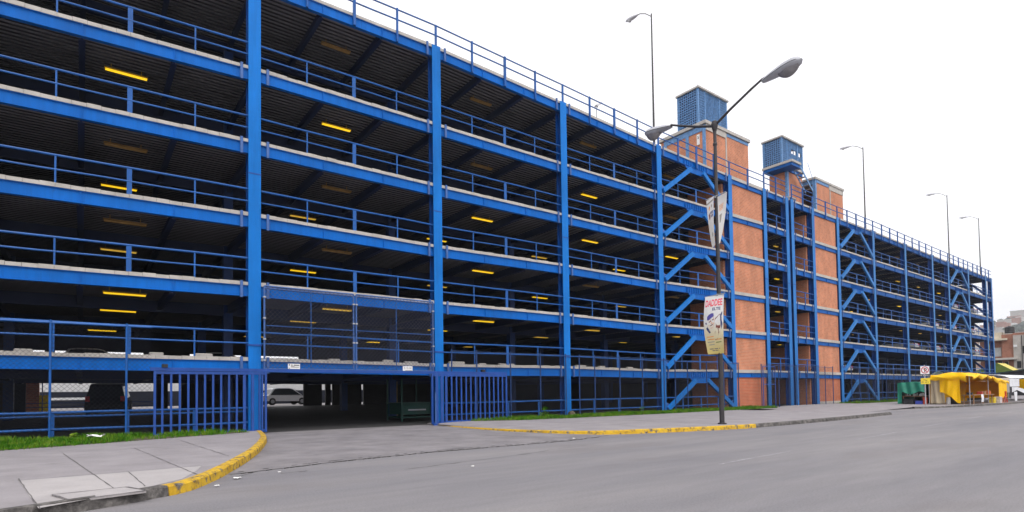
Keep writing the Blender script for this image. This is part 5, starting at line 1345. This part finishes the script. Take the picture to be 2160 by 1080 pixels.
# hill with houses
rnd = random.Random(9)
def hz(x, y): return 2 * hz0(x / 2, y / 2)
def hz0(x, y):
    rise = interp(x, [(300, 0), (420, 14), (600, 52), (700, 66), (900, 74), (1400, 90)])
    rid = interp(y, [(-900, 95), (0, 82), (110, 74), (128, 71), (140, 66), (180, 60), (420, 40), (900, 20)]) / 70.0
    return rise * rid + 2.6 * math.sin(x * .021 + y * .03) * min(1, max(0, (x - 320) / 150)) + 1.6 * math.sin(y * .11 + x * .05) * min(1, max(0, (x - 320) / 150))
m = MB(); m.sheet(lambda u, v: (600 + 850 * u, -700 + 1500 * v, hz(600 + 850 * u, -700 + 1500 * v) - .5), 70, 160); struct('hill', m, 'hill_mat')
MH = ['house_wall', 'house_slab', 'house_brick', 'house_brick', 'white_plastic', 'house_wall']
prot = {}
k = 0
for i in range(420):
    x = rnd.uniform(760, 1260); y = x * rnd.uniform(.165, .245)
    if k >= 170: break
    z = hz(x, y)
    wx, wy, h = rnd.uniform(8, 15), rnd.uniform(8, 18), rnd.choice([4, 5, 7, 9, 11])
    m = MB(); m.box(x - wx / 2, x + wx / 2, y - wy / 2, y + wy / 2, z - 3, z + h); m.box(x - wx / 2 - .2, x + wx / 2 + .2, y - wy / 2 - .2, y + wy / 2 + .2, z + h, z + h + .3)
    for q in range(3): m.box(x - wx / 2 - .15, x - wx / 2 - .05, y - wy / 2 + .6 + q * wy / 3.2, y - wy / 2 + .6 + q * wy / 3.2 + wy / 6, z + h - 2.2, z + h - .9)
    tag(m.build('hillside_house', rnd.choice(MH)), 'tiny pale flat-roofed house on the hazy hillside far right', 'house', 'houses on the far hillside'); k += 1
t = thing('hilltop_building', (1280, 236, 120), 'long flat building on the hilltop at the right edge', 'building')
z = hz(1280, 240); boxobj('wall', 'house_wall', t, 1272, 1300, 216, 268, z - 8, z + 13)
boxobj('roof', 'house_slab', t, 1271, 1301, 215, 269, z + 13, z + 14)
def tree(x, y, h, name, label):
    z0 = hz(x, y); t = thing(name, (x, y, z0), label, 'tree', 'trees on the far hillside')
    m = MB(); m.tube([(x, y, z0 - 1), (x, y, z0 + h * .5)], .3, 6, r2=.12); m.build('trunk', 'wood', t)
    m = MB(); rr = random.Random(int(x * 7 + y))
    for _ in range(160):
        a, b_, r_ = rr.uniform(0, 6.28), rr.uniform(-1, 1), rr.random() ** .4
        s_ = math.sqrt(1 - b_ * b_) * r_ * h * .45; p = Vector((x + s_ * math.cos(a), y + s_ * math.sin(a), z0 + h * .6 + b_ * r_ * h * .4)); q = Vector((rr.gauss(0, 1), rr.gauss(0, 1), rr.gauss(0, 1))).normalized(); u_ = q.orthogonal().normalized() * h * .1; w_ = q.cross(u_)
        m.add([p - u_ - w_, p + u_ - w_, p + u_ + w_, p - u_ + w_], [(0, 1, 2, 3)])
    m.build('crown', 'tent_green' if False else 'leaf', t)
for i in range(60):
    x = rnd.uniform(780, 1240); y = x * rnd.uniform(.17, .24); tree(x, y, rnd.uniform(9, 16), 'hillside_tree', 'dark round tree between the houses on the far hillside')

# ------------------------------------------------------------------ haze
HAZE = True
if HAZE:
    m = MB(); m.box(-60, 1500, -60, 420, -1.0, 185)
    hm = bpy.data.materials.new('haze_air'); hm.use_nodes = True; n_ = hm.node_tree; n_.nodes.clear()
    o_ = n_.nodes.new('ShaderNodeOutputMaterial'); pv = n_.nodes.new('ShaderNodeVolumePrincipled')
    pv.inputs['Color'].default_value = (.90, .94, 1, 1); pv.inputs['Density'].default_value = .00036; pv.inputs['Anisotropy'].default_value = .2
    n_.links.new(pv.outputs[0], o_.inputs['Volume']); MATS['haze_air'] = hm
    m.build('haze', 'haze_air', kind='stuff')
